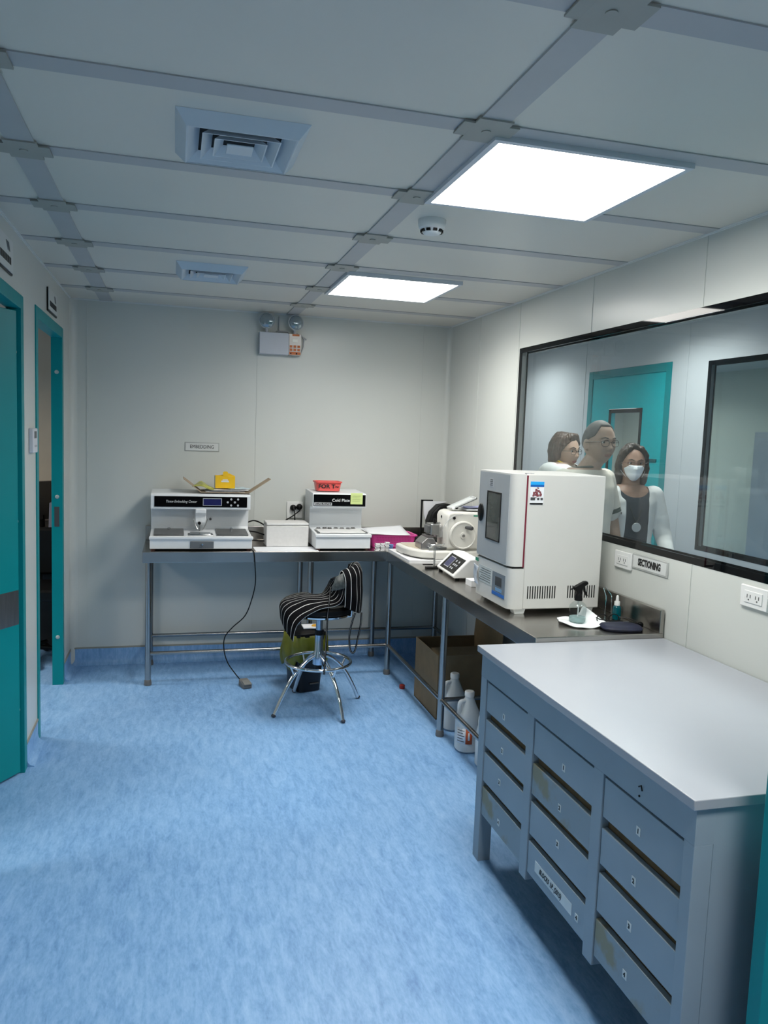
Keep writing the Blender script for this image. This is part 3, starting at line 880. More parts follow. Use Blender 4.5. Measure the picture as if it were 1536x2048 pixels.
# dispensing arm
MB().prism([(5.05, 1.09), (5.05, 1.065), (5.072, 1.045), (5.072, 1.0), (5.10, .985), (5.17, 1.01), (5.18, 1.09)], .132, .200, 'x').build('dispenser', WHITE, ec, bevel=.006, smooth=False)
MB().cyl((.158, 5.072, 1.00), (.158, 5.055, 1.00), .010, n=16).build('tap_knob', BLACK, ec)
MB().tube([(.122, 5.06, 1.025), (.130, 5.055, .995), (.145, 5.05, .965), (.154, 5.045, .958), (.176, 5.045, .958), (.184, 5.05, .965), (.197, 5.055, .995), (.210, 5.06, 1.03)], .003, 8).build('lever', STEEL, ec)
MB().cyl((.160, 5.06, 1.0), (.160, 5.06, .95), .004, n=10).build('nozzle', STEEL, ec)
MB().cyl((.232, 5.200, 1.012), (.232, 5.186, 1.012), .008, n=14).build('temperature_knob', MGREY, ec)
dr = box('drawer', .100, .242, 4.8985, 4.906, .862, .905, mat('drawer_grey', (.13, .14, .15, 1), .35), ec, bevel=.002)
MB().lathe([(.008, 0), (.008, -.008), (.005, -.012)], (.173, 4.8985, .886), 16, 'y').build('drawer_knob', CHROME, dr)
# foot pedal cord
pd = thing('foot_pedal', (.44, 4.80, 0), 'small grey foot pedal on the floor with its cord to the bench', 'foot pedal')
MB().prism([(4.755, .0), (4.755, .026), (4.79, .034), (4.845, .044), (4.85, .0)], .415, .472, 'x').xf(rotz(.25, (.44, 4.80, 0))).build('pedal_body', mat('pedal_grey', (.16, .16, .155, 1), .6), pd, bevel=.006, smooth=False)
MB().prism([(4.745, .027), (4.745, .033), (4.80, .044), (4.80, .037)], .420, .467, 'x').xf(rotz(.25, (.44, 4.80, 0))).build('tread', mat('pedal_tread', (.22, .22, .21, 1), .6), pd, smooth=False)
cord = [(.470, 4.97, .853), (.479, 4.885, .851), (.487, 4.858, .838), (.494, 4.855, .763), (.499, 4.855, .652), (.477, 4.855, .541), (.438, 4.86, .439), (.362, 4.865, .365), (.317, 4.865, .305), (.313, 4.865, .226), (.335, 4.86, .146), (.376, 4.85, .083), (.42, 4.83, .030)]
def smooth_pts(P, n=6):
    P = [Vector(p) for p in P]; out = []
    for i in range(len(P) - 1):
        p0, p1, p2, p3 = P[max(i - 1, 0)], P[i], P[i + 1], P[min(i + 2, len(P) - 1)]
        for k in range(n):
            f = k / n
            out.append(0.5 * ((2 * p1) + (p2 - p0) * f + (2 * p0 - 5 * p1 + 4 * p2 - p3) * f * f + (3 * p1 - p0 - 3 * p2 + p3) * f ** 3))
    out.append(P[-1]); return out
MB().tube(smooth_pts(cord), .0036, 8).build('cord', BLACK, pd)
# black cables at its right side
for k, pts in enumerate(([(.478, 5.25, .985), (.52, 5.27, .995), (.56, 5.25, .985), (.60, 5.22, .96), (.62, 5.20, .93)], [(.478, 5.22, .93), (.53, 5.21, .925), (.60, 5.18, .905)], [(.478, 5.20, .88), (.52, 5.19, .872), (.60, 5.17, .87)])):
    MB().tube(smooth_pts(pts, 5), .005, 8).build('power_cord', BLACK, ec)

# things on top of the embedding machine
ct = thing('cardboard_tray', (.32, 5.2, 1.19), 'open flat cardboard tray with raised end flaps on the embedding machine', 'cardboard tray')
MB().box(.165, .470, 5.08, 5.33, 1.193, 1.197).build('bottom', CARDL, ct, smooth=False)
MB().box(-.135, 0, 5.08, 5.33, 0, .004).xf(Matrix.Translation((.165, 0, 1.195)) @ Matrix.Rotation(math.radians(37), 4, 'Y')).build('end_flap', CARDL, ct, smooth=False)
MB().box(0, .165, 5.06, 5.20, 0, .004).xf(Matrix.Translation((.470, 0, 1.195)) @ Matrix.Rotation(math.radians(-34), 4, 'Y')).build('end_flap', CARDL, ct, smooth=False)
def sheet_obj(name, x0, x1, y0, y1, z, a, m, label, cat, group=None, curl=.004, seed=0):
    random.seed(seed)
    g = [[(x0 + (x1 - x0) * i / 3, y0 + (y1 - y0) * j / 3, z + random.uniform(0, curl)) for i in range(4)] for j in range(4)]
    o = MB().sheet(g, 8, 8).xf(rotz(a, ((x0 + x1) / 2, (y0 + y1) / 2, 0))).build(name, m, solid=.0012)
    return tag(o, label, cat, group)
sheet_obj('paper_sheet', .19, .44, 5.09, 5.30, 1.1985, .06, PAPER, 'lowest white paper sheet in the cardboard tray', 'paper', 'papers in the cardboard tray', .003, 1)
sheet_obj('paper_sheet', .20, .42, 5.10, 5.30, 1.2035, -.12, LGREY, 'grey paper sheet between the white ones in the tray', 'paper', 'papers in the cardboard tray', .003, 2)
sheet_obj('paper_sheet', .22, .46, 5.09, 5.29, 1.2085, .10, PAPER, 'topmost white paper sheet under the yellow box', 'paper', 'papers in the cardboard tray', .003, 3)
sheet_obj('leaflet', .33, .47, 5.14, 5.30, 1.2145, .25, mat('pale_blue_paper', (.50, .62, .68, 1), .6), 'pale blue leaflet right of the yellow box', 'leaflet', None, .004, 4)
g = [[(.11, 5.10, 1.232), (.16, 5.10, 1.238), (.21, 5.10, 1.222), (.25, 5.10, 1.214)], [(.12, 5.17, 1.240), (.17, 5.17, 1.248), (.21, 5.17, 1.228), (.25, 5.17, 1.214)], [(.13, 5.25, 1.236), (.17, 5.25, 1.262), (.21, 5.25, 1.232), (.25, 5.25, 1.216)]]
tag(MB().sheet(g, 8, 8, wob=.010).build('plastic_wrapper', mat('yellow_wrapper', (.36, .36, .04, 1), .3, var=.5, scale=30), solid=.002), 'crumpled yellow green wrapper left of the yellow box', 'wrapper')
yb = thing('yellow_box', (.322, 5.2, 1.216), 'small yellow carton with open lid tab on top of the papers', 'box')
YEL = mat('yellow_card', (.78, .47, .01, 1), .5)
MB().box(.258, .384, 5.155, 5.245, 1.218, 1.298).build('carton', YEL, yb, bevel=.0015)
box('carton_side', .2565, .2580, 5.156, 5.244, 1.219, 1.297, mat('carton_grey', (.33, .35, .30, 1), .6), yb, smooth=False)
MB().prism([(.258, 1.298), (.384, 1.298), (.345, 1.316), (.30, 1.306)], 5.165, 5.168, 'y').build('lid_flap', YEL, yb, smooth=False)
MB().prism([(.306, 1.298), (.338, 1.298), (.338, 1.322), (.330, 1.328), (.314, 1.328), (.306, 1.322)], 5.153, 5.1555, 'y').build('lid_tab', YEL, yb, smooth=False)
mb = MB().box(.296, .345, 5.1535, 5.1548, 1.258, 1.268).box(.304, .338, 5.1535, 5.1548, 1.270, 1.276)
mb.build('label_print', INKW, yb, smooth=False)

# white polystyrene box between the machines
pb = thing('polystyrene_box', (.72, 5.15, TZ), 'plain white polystyrene box between the two white machines', 'box')
FOAM = mat('polystyrene', (.66, .65, .64, 1), .8, var=.03, scale=60, bump=.15)
MB().box(.585, .862, 5.06, 5.24, TZ + .002, .985).build('box_body', FOAM, pb, bevel=.005)
MB().box(.585, .862, 5.06, 5.24, .987, 1.004).build('box_lid', FOAM, pb, bevel=.005)
tag(MB().box(.50, .90, 4.875, 5.06, TZ, TZ + .0022).build('paper_liner', PAPER, smooth=False), 'white paper sheet lying flat on the steel bench before the polystyrene box', 'paper')

# ================================================================== COLD PLATE
cp = thing('cold_plate', (1.07, 5.05, TZ), 'narrower white cold plate machine with black Cold Plate header', 'lab machine')
PX0, PX1 = .884, 1.246
prof_machine(cp, PX0, PX1, 4.905, TZ + .012, .952, 5.17, 5.06, 1.108, 1.205, YB - .05, WHITE)
box('side_ledge', PX0 - .004, PX1 + .006, 4.897, 4.94, .930, .951, WHITE, cp, bevel=.004)
mb = MB()
for x in (PX0 + .02, PX1 - .02):
    for y in (4.93, 5.3): mb.cyl((x, y, TZ), (x, y, TZ + .013), .014, n=14)
mb.build('feet', mat('foot_brown', (.06, .02, .015, 1), .6), cp)
box('underside_shadow_gap', PX0 + .02, PX1 - .02, 4.93, 5.3, TZ + .004, TZ + .0125, BLACK, cp, smooth=False)  # dark slab in place of the shade under the cold plate
box('header_panel', PX0 + .005, PX1 - .006, 5.0560, 5.0585, 1.120, 1.196, BLACKG, cp, smooth=False)
text('lettering', 'Cold Plate', INKW, .027, (1.072, 5.0555, 1.158), '-y', cp, sx=1.05, bold=.0004)
st = box('name_strip', PX0 + .008, PX0 + .128, 5.0550, 5.0562, 1.123, 1.143, LGREY, cp, smooth=False)
mb = MB()
for k in range(12):
    mb.box(PX0 + .014 + .009 * k, PX0 + .014 + .009 * k + .005 + .002 * (k % 2), 5.0543, 5.0551, 1.129, 1.135 + .003 * (k % 3))
mb.build('strip_print', INK, st, smooth=False)
box('freezing_surface', PX0 + .030, PX1 - .030, 4.925, 5.135, .957, .962, PLASTICW, cp, bevel=.002)
mb = MB().box(PX0 + .014, PX0 + .030, 4.93, 5.12, .953, .960).box(PX1 - .030, PX1 - .014, 4.93, 5.12, .953, .960)
mb.build('side_channel', MGREY, cp, smooth=False)
random.seed(5)
MTL = mat('mould_steel', (.30, .30, .30, 1), .35, metal=1.0)
m0 = None
for k in range(7):
    x = PX0 + .05 + .040 * k + random.uniform(-.004, .004); y = 5.105 + random.uniform(-.01, .012)
    if m0 is None:
        mb = MB().box(-.016, .016, -.012, .012, 0, .002).box(-.011, .011, -.008, .008, .002, .010)
        m0 = tag(mb.build('base_mould', MTL, bevel=.001, pivot=(0, 0, 0)), 'small metal embedding mould on the cold plate surface', 'mould', 'metal moulds on the cold plate')
        o = m0
    else:
        o = m0.copy(); C.objects.link(o)
    o.location = (x, y, .963); o.rotation_euler = (0, 0, random.uniform(-.5, .5))
nn = thing('sticky_note', (1.178, 5.055, 1.134), 'pale yellow sticky note on the Cold Plate header', 'note')
NOTE = mat('note_yellow', (.60, .70, .28, 1), .8, var=.02)
MB().prism([(5.056, 1.134), (5.0525, 1.134), (5.054, 1.2085), (5.0555, 1.2085)], 1.137, 1.219, 'x').build('note_sheet', NOTE, nn, smooth=False)
mb = MB()
for k in range(4): mb.box(1.148, 1.205 - .006 * (k % 2), 5.0522, 5.0528, 1.188 - .011 * k, 1.1895 - .011 * k)
mb.build('pen_lines', mat('pencil', (.22, .26, .12, 1), .7), nn, smooth=False)
rd = thing('red_container', (1.005, 5.2, 1.21), 'red plastic tub marked FOR T in black pen on the cold plate machine', 'container')
RED = mat('coral_plastic', (.72, .10, .09, 1), .35, var=.03)
n0 = MB()
rows_ = []
def rr(mb, cx, cy, z, a, b, r):
    pts = []
    for qx, qy, s in ((1, 1, 0), (-1, 1, 1), (-1, -1, 2), (1, -1, 3)):
        for k in range(5):
            an = PI / 2 * (s + k / 4)
            pts.append(mb.bm.verts.new((cx + qx * (a - r) + r * math.cos(an), cy + qy * (b - r) + r * math.sin(an), z)))
    return pts
def tub(parent, name, cx, cy, levels, m, **k):
    mb = MB(); rows = [rr(mb, cx, cy, z, a, b, r) for z, a, b, r in levels]
    for a, b in zip(rows, rows[1:]):
        n = len(a)
        for i in range(n): mb.bm.faces.new((a[i], a[(i + 1) % n], b[(i + 1) % n], b[i]))
    mb.bm.faces.new(list(reversed(rows[0]))); mb.bm.faces.new(rows[-1])
    return mb.build(name, m, parent, **k)
tub(rd, 'tub', 1.005, 5.20, [(1.2125, .078, .055, .02), (1.268, .086, .062, .02), (1.268, .092, .068, .02), (1.277, .092, .068, .02), (1.277, .082, .058, .02), (1.218, .073, .050, .02)], RED)
text('lettering', 'FOR T~', INK, .036, (1.002, 5.1385, 1.243), '-y', rd, sx=1.15, bold=.0012)

# pink basket with papers
pk = thing('pink_basket', (1.42, 5.07, TZ), 'bright pink perforated plastic basket in the bench corner', 'basket')
PINK = mat('pink_plastic', (.80, .07, .38, 1), .35, var=.05)
tub(pk, 'basket_body', 1.438, 5.13, [(TZ + .002, .140, .098, .02), (.925, .158, .116, .025), (.925, .168, .126, .03), (.932, .168, .126, .03), (.932, .152, .110, .025), (TZ + .008, .134, .092, .02)], PINK)
mb = MB()
for j in range(4):
    for i in range(22):
        mb.box(1.318 + .011 * i, 1.3235 + .011 * i, 5.0268 - .0035 * j, 5.0284 - .0035 * j, .866 + .015 * j, .873 + .015 * j)
mb.build('perforations', mat('pink_dark', (.33, .012, .12, 1), .5), pk, smooth=False)
sheet_obj('paper_sheet', 1.27, 1.53, 5.00, 5.21, .936, .0, PAPER, 'lower white paper on the pink basket', 'paper', 'papers on the pink basket', .004, 8)
g = [[(1.255, 4.985, .946), (1.35, 4.985, .940), (1.46, 4.985, .936), (1.545, 4.985, .936)], [(1.255, 5.09, .954), (1.35, 5.09, .952), (1.45, 5.09, .955), (1.54, 5.09, .952)], [(1.25, 5.20, .958), (1.35, 5.20, .964), (1.45, 5.20, .970), (1.535, 5.20, .978)]]
tag(MB().sheet(g, 8, 8).build('paper_sheet', PAPER, solid=.0012), 'upper white paper curling up at the back of the pink basket', 'paper', 'papers on the pink basket')

# embedding cassettes stacked in front of the basket
CASW = mat('cassette_white', (.74, .74, .74, 1), .5); CASB = mat('cassette_blue', (.14, .28, .55, 1), .5)
c0 = {}
for p, (x, y, n, mm, nm) in enumerate(((1.292, 4.900, 6, CASW, 'leftmost white'), (1.325, 4.903, 6, CASW, 'second'), (1.358, 4.906, 7, CASW, 'third'), (1.390, 4.917, 5, CASB, 'blue'))):
    for k in range(n):
        key = 'b' if mm is CASB else 'w'
        if key not in c0:
            mb = MB().prism([(-.0195, 0), (.0195, 0), (.0195, .0055), (-.013, .0055), (-.0195, .0015)], -.0135, .0135, 'x')
            o = mb.build('tissue_cassette', mm, bevel=.0006, smooth=False, pivot=(0, 0, 0)); c0[key] = o
            mb = MB()
            for i in range(4):
                mb.box(-.0105 + .006 * i, -.0075 + .006 * i, -.008, .015, .0050, .0057)
            mb.build('lid_slots', MGREY, o, smooth=False, pivot=(0, 0, .005))
        else:
            o = copy_tree(c0[key])
        o.location = (x + random.uniform(-.003, .003), y + random.uniform(-.003, .003), TZ + .0005 + .0082 * k)
        o.rotation_euler = (0, 0, random.uniform(-.12, .12))
        lab_ = {'leftmost white': 'white tissue cassette in the stack nearest the cold plate', 'second': 'white tissue cassette in the second stack from the cold plate', 'third': 'white tissue cassette in the tallest stack beside the blue ones', 'blue': 'blue tissue cassette in the short stack beside the microtome tray'}[nm]
        tag(o, lab_, 'cassette', {'leftmost white': 'cassettes in the first stack', 'second': 'cassettes in the second stack', 'third': 'cassettes in the third stack', 'blue': 'blue cassettes'}[nm])

# ================================================================== MICROTOME
tag(MB().prism([(1.356, 4.86), (1.360, 4.395), (1.60, 4.375), (1.86, 4.39), (1.86, 4.86)], TZ, TZ + .018, 'z').build('foam_board', mat('foam_white', (.74, .74, .75, 1), .7), smooth=False), 'white board under the microtome in the bench corner', 'board')
mt = thing('microtome', (1.65, 4.58, TZ + .018), 'cream rotary microtome with big round handwheel', 'microtome')
zb = TZ + .019
MB().prism([(1.375, 4.76), (1.378, 4.62), (1.40, 4.52), (1.44, 4.44), (1.50, 4.405), (1.82, 4.40), (1.84, 4.44), (1.84, 4.80), (1.42, 4.80)], zb, zb + .052, 'z').build('waste_tray', CREAM, mt, bevel=.012, bseg=3, smooth=True)
MB().prism([(1.40, 4.74), (1.41, 4.62), (1.44, 4.53), (1.50, 4.46), (1.57, 4.44), (1.57, 4.76)], zb + .0525, zb + .054, 'z').build('tray_floor', mat('tray_beige', (.50, .44, .34, 1), .5), mt, smooth=False)
# body
MB().prism([(1.603, .925), (1.595, 1.12), (1.605, 1.146), (1.635, 1.155), (1.90, 1.148), (1.90, .925)], 4.42, 4.62, 'y').build('body', CREAM, mt, bevel=.014, bseg=3, smooth=True)
box('plinth', 1.605, 1.88, 4.44, 4.60, zb + .05, .93, CREAM, mt, bevel=.004)
wh = MB().lathe([(.086, 0), (.088, -.008), (.084, -.018), (.078, -.020), (.074, -.016), (.02, -.014), (.02, -.020), (.006, -.021)], (1.697, 4.418, 1.012), 48, 'y').build('handwheel', CREAM, mt)
MB().cyl((1.697, 4.397, 1.012), (1.697, 4.392, 1.012), .009, n=16).build('wheel_bolt', STEEL, wh)
MB().lathe([(.009, 0), (.011, -.02), (.013, -.05), (.010, -.058)], (1.712, 4.400, 1.062), 20, 'y').xf(rot(.35, 'Z', (1.712, 4.40, 1.062))).build('wheel_grip', DGREY, wh)
MB().cyl((1.640, 4.42, 1.116), (1.640, 4.413, 1.116), .0085, n=16).build('body_plug', BLACK, mt)
MB().cyl((1.600, 4.52, 1.115), (1.592, 4.52, 1.115), .008, n=16).build('body_plug', BLACK, mt)
box('brand_strip', 1.765, 1.80, 4.4185, 4.4205, 1.127, 1.135, mat('green_print', (.02, .22, .13, 1), .5), mt, smooth=False)
MB().tube([(1.697 - .135 * math.cos(a), 4.4190, 1.005 + .135 * math.sin(a)) for a in [k * PI / 2 / 10 for k in range(0, 11)]] , .0015, 6).build('casing_seam', LGREY, mt)
# specimen head, knife holder
MB().box(1.515, 1.572, 4.48, 4.58, 1.005, 1.072).box(1.560, 1.605, 4.50, 4.56, .985, 1.06).build('specimen_clamp', STEEL, mt, bevel=.005)
MB().box(1.498, 1.517, 4.495, 4.565, 1.012, 1.062).build('clamp_jaw', MGREY, mt, bevel=.004)
MB().cyl((1.555, 4.53, 1.07), (1.555, 4.53, 1.098), .009, n=12).build('clamp_screw', BLACK, mt)
MB().cyl((1.572, 4.53, 1.045), (1.588, 4.53, 1.045), .034, n=24).build('head_ring', STEEL, mt)
MB().prism([(1.455, .918), (1.455, .955), (1.492, .990), (1.535, .985), (1.552, .950), (1.580, .918)], 4.47, 4.60, 'y').build('knife_holder', mat('holder_metal', (.34, .33, .33, 1), .3, metal=1), mt, bevel=.004, smooth=False)
MB().box(1.49, 1.605, 4.43, 4.47, .915, .938).cyl((1.51, 4.43, .945), (1.51, 4.47, .945), .010, n=14).tube([(1.50, 4.425, .948), (1.53, 4.415, .955), (1.57, 4.42, .950), (1.59, 4.43, .958)], .005, 8).build('holder_clamp', CHROME, mt, bevel=.002)
box('blade_guard', 1.492, 1.535, 4.48, 4.585, .985, 1.0, mat('guard', (.14, .13, .13, 1), .4, metal=.6), mt, bevel=.002)
MB().tube([(1.378, 4.60, zb + .008), (1.40, 4.50, zb + .006), (1.45, 4.425, zb + .006), (1.52, 4.398, zb + .008)], .0022, 6).build('tray_seal', BLACK, mt)

# things on the microtome
tr = thing('slide_tray', (1.70, 4.5, 1.158), 'clear shallow tray tilted on top of the microtome', 'tray')
ACR = mat('clear_acrylic', (.62, .64, .64, 1), .15, var=.02)
MB().box(0, .17, -.05, .05, 0, .004).box(0, .17, -.05, -.047, 0, .012).box(0, .17, .047, .05, 0, .012).box(0, .004, -.05, .05, 0, .012).box(.166, .17, -.05, .05, 0, .012).xf(Matrix.Translation((1.64, 4.50, 1.163)) @ Matrix.Rotation(math.radians(-24), 4, 'Y')).build('tray_body', ACR, tr, smooth=False)
MB().ball((1.645, 4.45, 1.172), .010, n=8).build('tray_clip', PLASTICW, tr)
o = tag(MB().box(1.73, 1.885, 4.45, 4.62, 1.160, 1.167).build('slide_box', mat('lidwhite', (.66, .68, .69, 1), .4), bevel=.002), 'flat white slide box on top of the microtome beside the oven', 'slide box')
sheet_obj('paper_sheet', 1.735, 1.88, 4.46, 4.60, 1.171, .1, mat('violet_paper', (.36, .38, .60, 1), .6), 'violet printed paper lying on the slide box', 'paper', None, .008, 12)
# covered dark instrument behind
ms = thing('dark_instrument', (1.80, 5.15, TZ), 'black curved instrument with white card standing in the corner behind the microtome', 'instrument')
DKB = mat('matt_black', (.004, .0045, .005, 1), .5, var=.1, spec=.25)
MB().prism([(1.705, .93), (1.692, 1.02), (1.715, 1.085), (1.765, 1.135), (1.825, 1.146), (1.902, 1.126), (1.905, 1.05), (1.86, 1.035), (1.80, 1.05), (1.765, 1.01), (1.755, .93)], 5.05, 5.15, 'y').build('arm', DKB, ms, bevel=.014, bseg=3)
MB().box(1.66, 1.87, 5.02, 5.25, TZ, TZ + .05).box(1.83, 1.89, 5.06, 5.18, TZ + .04, 1.06).build('stand', DKB, ms, bevel=.012, bseg=3)
MB().cyl((1.735, 5.06, 1.03), (1.735, 5.06, .93), .026, .018, n=20).build('objective', DKB, ms)
MB().lathe([(.022, -.0), (.024, -.02), (.018, -.024)], (1.80, 5.07, 1.06), 20, 'y').build('focus_knob', MGREY, ms)
MB().tube(smooth_pts([(1.70, 5.05, 1.02), (1.672, 5.04, .98), (1.67, 5.04, .93), (1.69, 5.05, .88)], 5), .004, 8).build('cable', BLACK, ms)
MB().box(1.676, 1.686, 5.185, 5.20, TZ, 1.160).box(1.676, 1.76, 5.185, 5.20, 1.150, 1.160).build('screen_frame', DKB, ms, smooth=False)
MB().prism([(1.690, 1.152), (1.86, 1.152), (1.80, 1.12), (1.74, 1.05), (1.712, 1.00), (1.695, 1.06)], 5.176, 5.183, 'y').build('white_card', PAPER, ms, smooth=False)

# microtome control unit
cu_ = thing('control_unit', (1.52, 4.0, TZ), 'white wedge shaped control unit with blue display beside the microtome', 'control unit')
MB().prism([(1.440, .866), (1.452, .858), (1.61, .858), (1.61, .952), (1.570, .962), (1.532, .960)], 3.835, 4.175, 'y').xf(rotz(math.radians(-4), (1.44, 4.0, 0))).build('case', PLASTICW, cu_, bevel=.008, bseg=3)
sl = math.atan2(.960 - .866, 1.532 - 1.440)
Mp = rotz(math.radians(-4), (1.44, 4.0, 0)) @ Matrix.Translation((1.4853, 4.0, .9135)) @ Matrix.Rotation(-sl, 4, 'Y')
MB().box(-.050, .050, -.135, .130, -.001, .0015).xf(Mp).build('panel', BLACKG, cu_, smooth=False)
MB().box(-.034, .036, .004, .092, .0014, .0024).xf(Mp).build('display_bezel', LGREY, cu_, smooth=False)
MB().box(-.030, .032, .008, .088, .0022, .0032).xf(Mp).build('display', NAVYLCD, cu_, smooth=False)
for bx, by in ((.022, -.035), (.022, -.085), (-.002, -.035), (-.002, -.062), (-.002, -.09), (-.026, -.03), (-.026, -.062)):
    MB().box(bx - .006, bx + .006, by - .008, by + .008, .0014, .0030).xf(Mp).build('button', LGREY, cu_, smooth=False)
mb = MB()
for x in (1.47, 1.57):
    for y in (3.87, 4.14): mb.cyl((x, y, TZ), (x, y, .863), .012, n=12)
mb.build('feet', BLACK, cu_)
MB().box(1.61, 1.66, 3.80, 4.40, TZ + .02, TZ + .032).build('mounting_rail', DGREY, cu_, smooth=False)

# knife clamp with thin rod
kc = thing('clamp_stand', (1.44, 4.25, TZ), 'small black clamp with thin upright rod standing on the bench edge', 'clamp')
MB().box(1.395, 1.455, 4.235, 4.252, TZ + .016, TZ + .022).box(1.405, 1.475, 4.20, 4.235, TZ, TZ + .010).build('clamp_base', BLACK, kc, bevel=.002)
MB().cyl((1.475, 4.22, TZ + .002), (1.475, 4.22, TZ + .014), .010, n=14).build('clamp_screw', BLACK, kc)
MB().cyl((1.461, 4.24, TZ + .006), (1.459, 4.24, .965), .0022, n=8).cyl((1.467, 4.24, TZ + .006), (1.466, 4.24, .965), .0022, n=8).build('rod', STEEL, kc)

# little carton beside the oven
sb = thing('small_carton', (1.50, 3.72, TZ), 'small white carton with blue print between control unit and oven', 'box')
MB().box(1.470, 1.56, 3.665, 3.75, TZ, TZ + .032).build('carton', PAPER, sb, bevel=.001)
MB().box(1.50, 1.558, 3.664, 3.6655, TZ + .018, TZ + .028).box(1.50, 1.558, 3.67, 3.71, TZ + .0322, TZ + .0328).build('blue_print', mat('blue_print', (.06, .06, .35, 1), .5), sb, smooth=False)

# ================================================================== OVEN
ov = thing('laboratory_oven', (1.62, 3.26, TZ), 'large cream bench top laboratory oven with grey window door', 'oven')
OX0, OX1, OY0, OY1, OZ0, OZ1 = 1.400, 1.838, 3.060, 3.462, .868, 1.456
box('body', 1.468, OX1, OY0, OY1, OZ0, OZ1, OVENB, ov, bevel=.004)
def round_front(x0, x1, y0, y1, r):
    p = [(x1, y0)]
    for k in range(7):
        a = PI / 2 * k / 6
        p.append((x0 + r - r * math.sin(a), y0 + r - r * math.cos(a)))
    for k in range(7):
        a = PI / 2 * k / 6
        p.append((x0 + r - r * math.cos(a), y1 - r + r * math.sin(a)))
    p.append((x1, y1))
    return p
MB().prism(round_front(OX0, 1.468, OY0, OY1, .035), OZ0, 1.046, 'z').build('control_section', OVENB, ov, smooth=True)
door = MB().prism(round_front(OX0 - .004, 1.458, OY0, OY1, .035), 1.056, OZ1, 'z').build('door', OVENB, ov, smooth=True)
box('door_seal', 1.458, 1.468, OY0 + .004, OY1 - .004, 1.052, OZ1 - .006, mat('red_seal', (.16, .012, .03, 1), .5), ov, smooth=False)
box('seal_gap', 1.415, 1.468, OY0 + .008, OY1 - .008, 1.045, 1.057, BLACK, ov, smooth=False)
mb = MB()
fx0, fx1 = OX0 - .0055, OX0 - .0035
wy0, wy1, wz0, wz1 = 3.176, 3.328, 1.148, 1.362
mb.box(fx0, fx1, OY0 + .033, wy0, 1.064, OZ1 - .006).box(fx0, fx1, wy1, OY1 - .030, 1.064, OZ1 - .006).box(fx0, fx1, wy0, wy1, 1.064, wz0).box(fx0, fx1, wy0, wy1, wz1, OZ1 - .006)
mb.build('door_panel', OVENG, door, smooth=False)
MB().box(fx0 - .001, fx1, wy0, wy1, wz0, wz1).build('door_window', mat('oven_glass', (.045, .055, .05, 1), .06, var=.4, scale=5), door, bevel=.0005)
mb = MB().box(fx0 - .003, fx0, wy0 - .004, wy0 + .003, wz0 - .004, wz1 + .004).box(fx0 - .003, fx0, wy1 - .003, wy1 + .004, wz0 - .004, wz1 + .004).box(fx0 - .003, fx0, wy0, wy1, wz0 - .004, wz0 + .003).box(fx0 - .003, fx0, wy0, wy1, wz1 - .003, wz1 + .004)
mb.build('window_gasket', BLACK, door, bevel=.002)
MB().ball((fx0 - .004, 3.395, 1.258), .010, .030, .042, 14).build('door_handle', BLACK, door)
MB().box(fx0 - .0008, fx0, 3.27, 3.315, 1.385, 1.425).build('door_sticker', LGREY, door, smooth=False)
mb = MB()
for k in range(4): mb.box(fx0 - .0013, fx0 - .0007, 3.276, 3.308 - .004 * (k % 2), 1.391 + .008 * k, 1.394 + .008 * k)
mb.build('sticker_print', DGREY, door, smooth=False)
# control section front: sheet with text, display sticker
cs = MB().box(OX0 - .0012, OX0, 3.250, 3.405, .935, 1.012).build('paper_notice', mat('notice', (.50, .53, .52, 1), .6), ov, smooth=False)
mb = MB()
for k in range(6): mb.box(OX0 - .0018, OX0 - .001, 3.262, 3.395 - .012 * (k % 3), .945 + .0105 * k, .9475 + .0105 * k)
mb.build('notice_lines', MGREY, cs, smooth=False)
ds = MB().box(OX0 - .0015, OX0, 3.100, 3.240, .903, 1.008).build('display_panel', mat('panel_grey', (.20, .23, .26, 1), .25), ov, smooth=False)
MB().box(OX0 - .0022, OX0 - .0012, 3.102, 3.238, .905, .920).build('blue_band', mat('blue_band', (.02, .14, .48, 1), .4), ds, smooth=False)
MB().box(OX0 - .0022, OX0 - .0012, 3.135, 3.205, .950, .99).build('readout', DGREY, ds, smooth=False)
MB().box(OX0 - .0022, OX0 - .0012, 3.130, 3.200, .925, .940).build('info_text', mat('pale_blue', (.18, .34, .55, 1), .4), ds, smooth=False)
MB().box(OX0 - .0025, OX0 - .001, 3.415, 3.450, 1.022, 1.038).build('brand_badge', mat('green_print', (.02, .22, .13, 1), .5), ov, smooth=False)
g = [[(OX0 - .006, 3.44, 1.005), (OX0 - .020, 3.42, 1.010), (OX0 - .004, 3.40, 1.0)], [(OX0 - .014, 3.44, .965), (OX0 - .008, 3.42, .97), (OX0 - .012, 3.40, .965)], [(OX0 - .005, 3.44, .915), (OX0 - .014, 3.42, .92), (OX0 - .003, 3.40, .915)]]
MB().sheet(g, 8, 8, wob=.006).build('plastic_sleeve', mat('clear_wrap', (.60, .62, .66, 1), .2, var=.2, scale=40), ov, solid=.001)
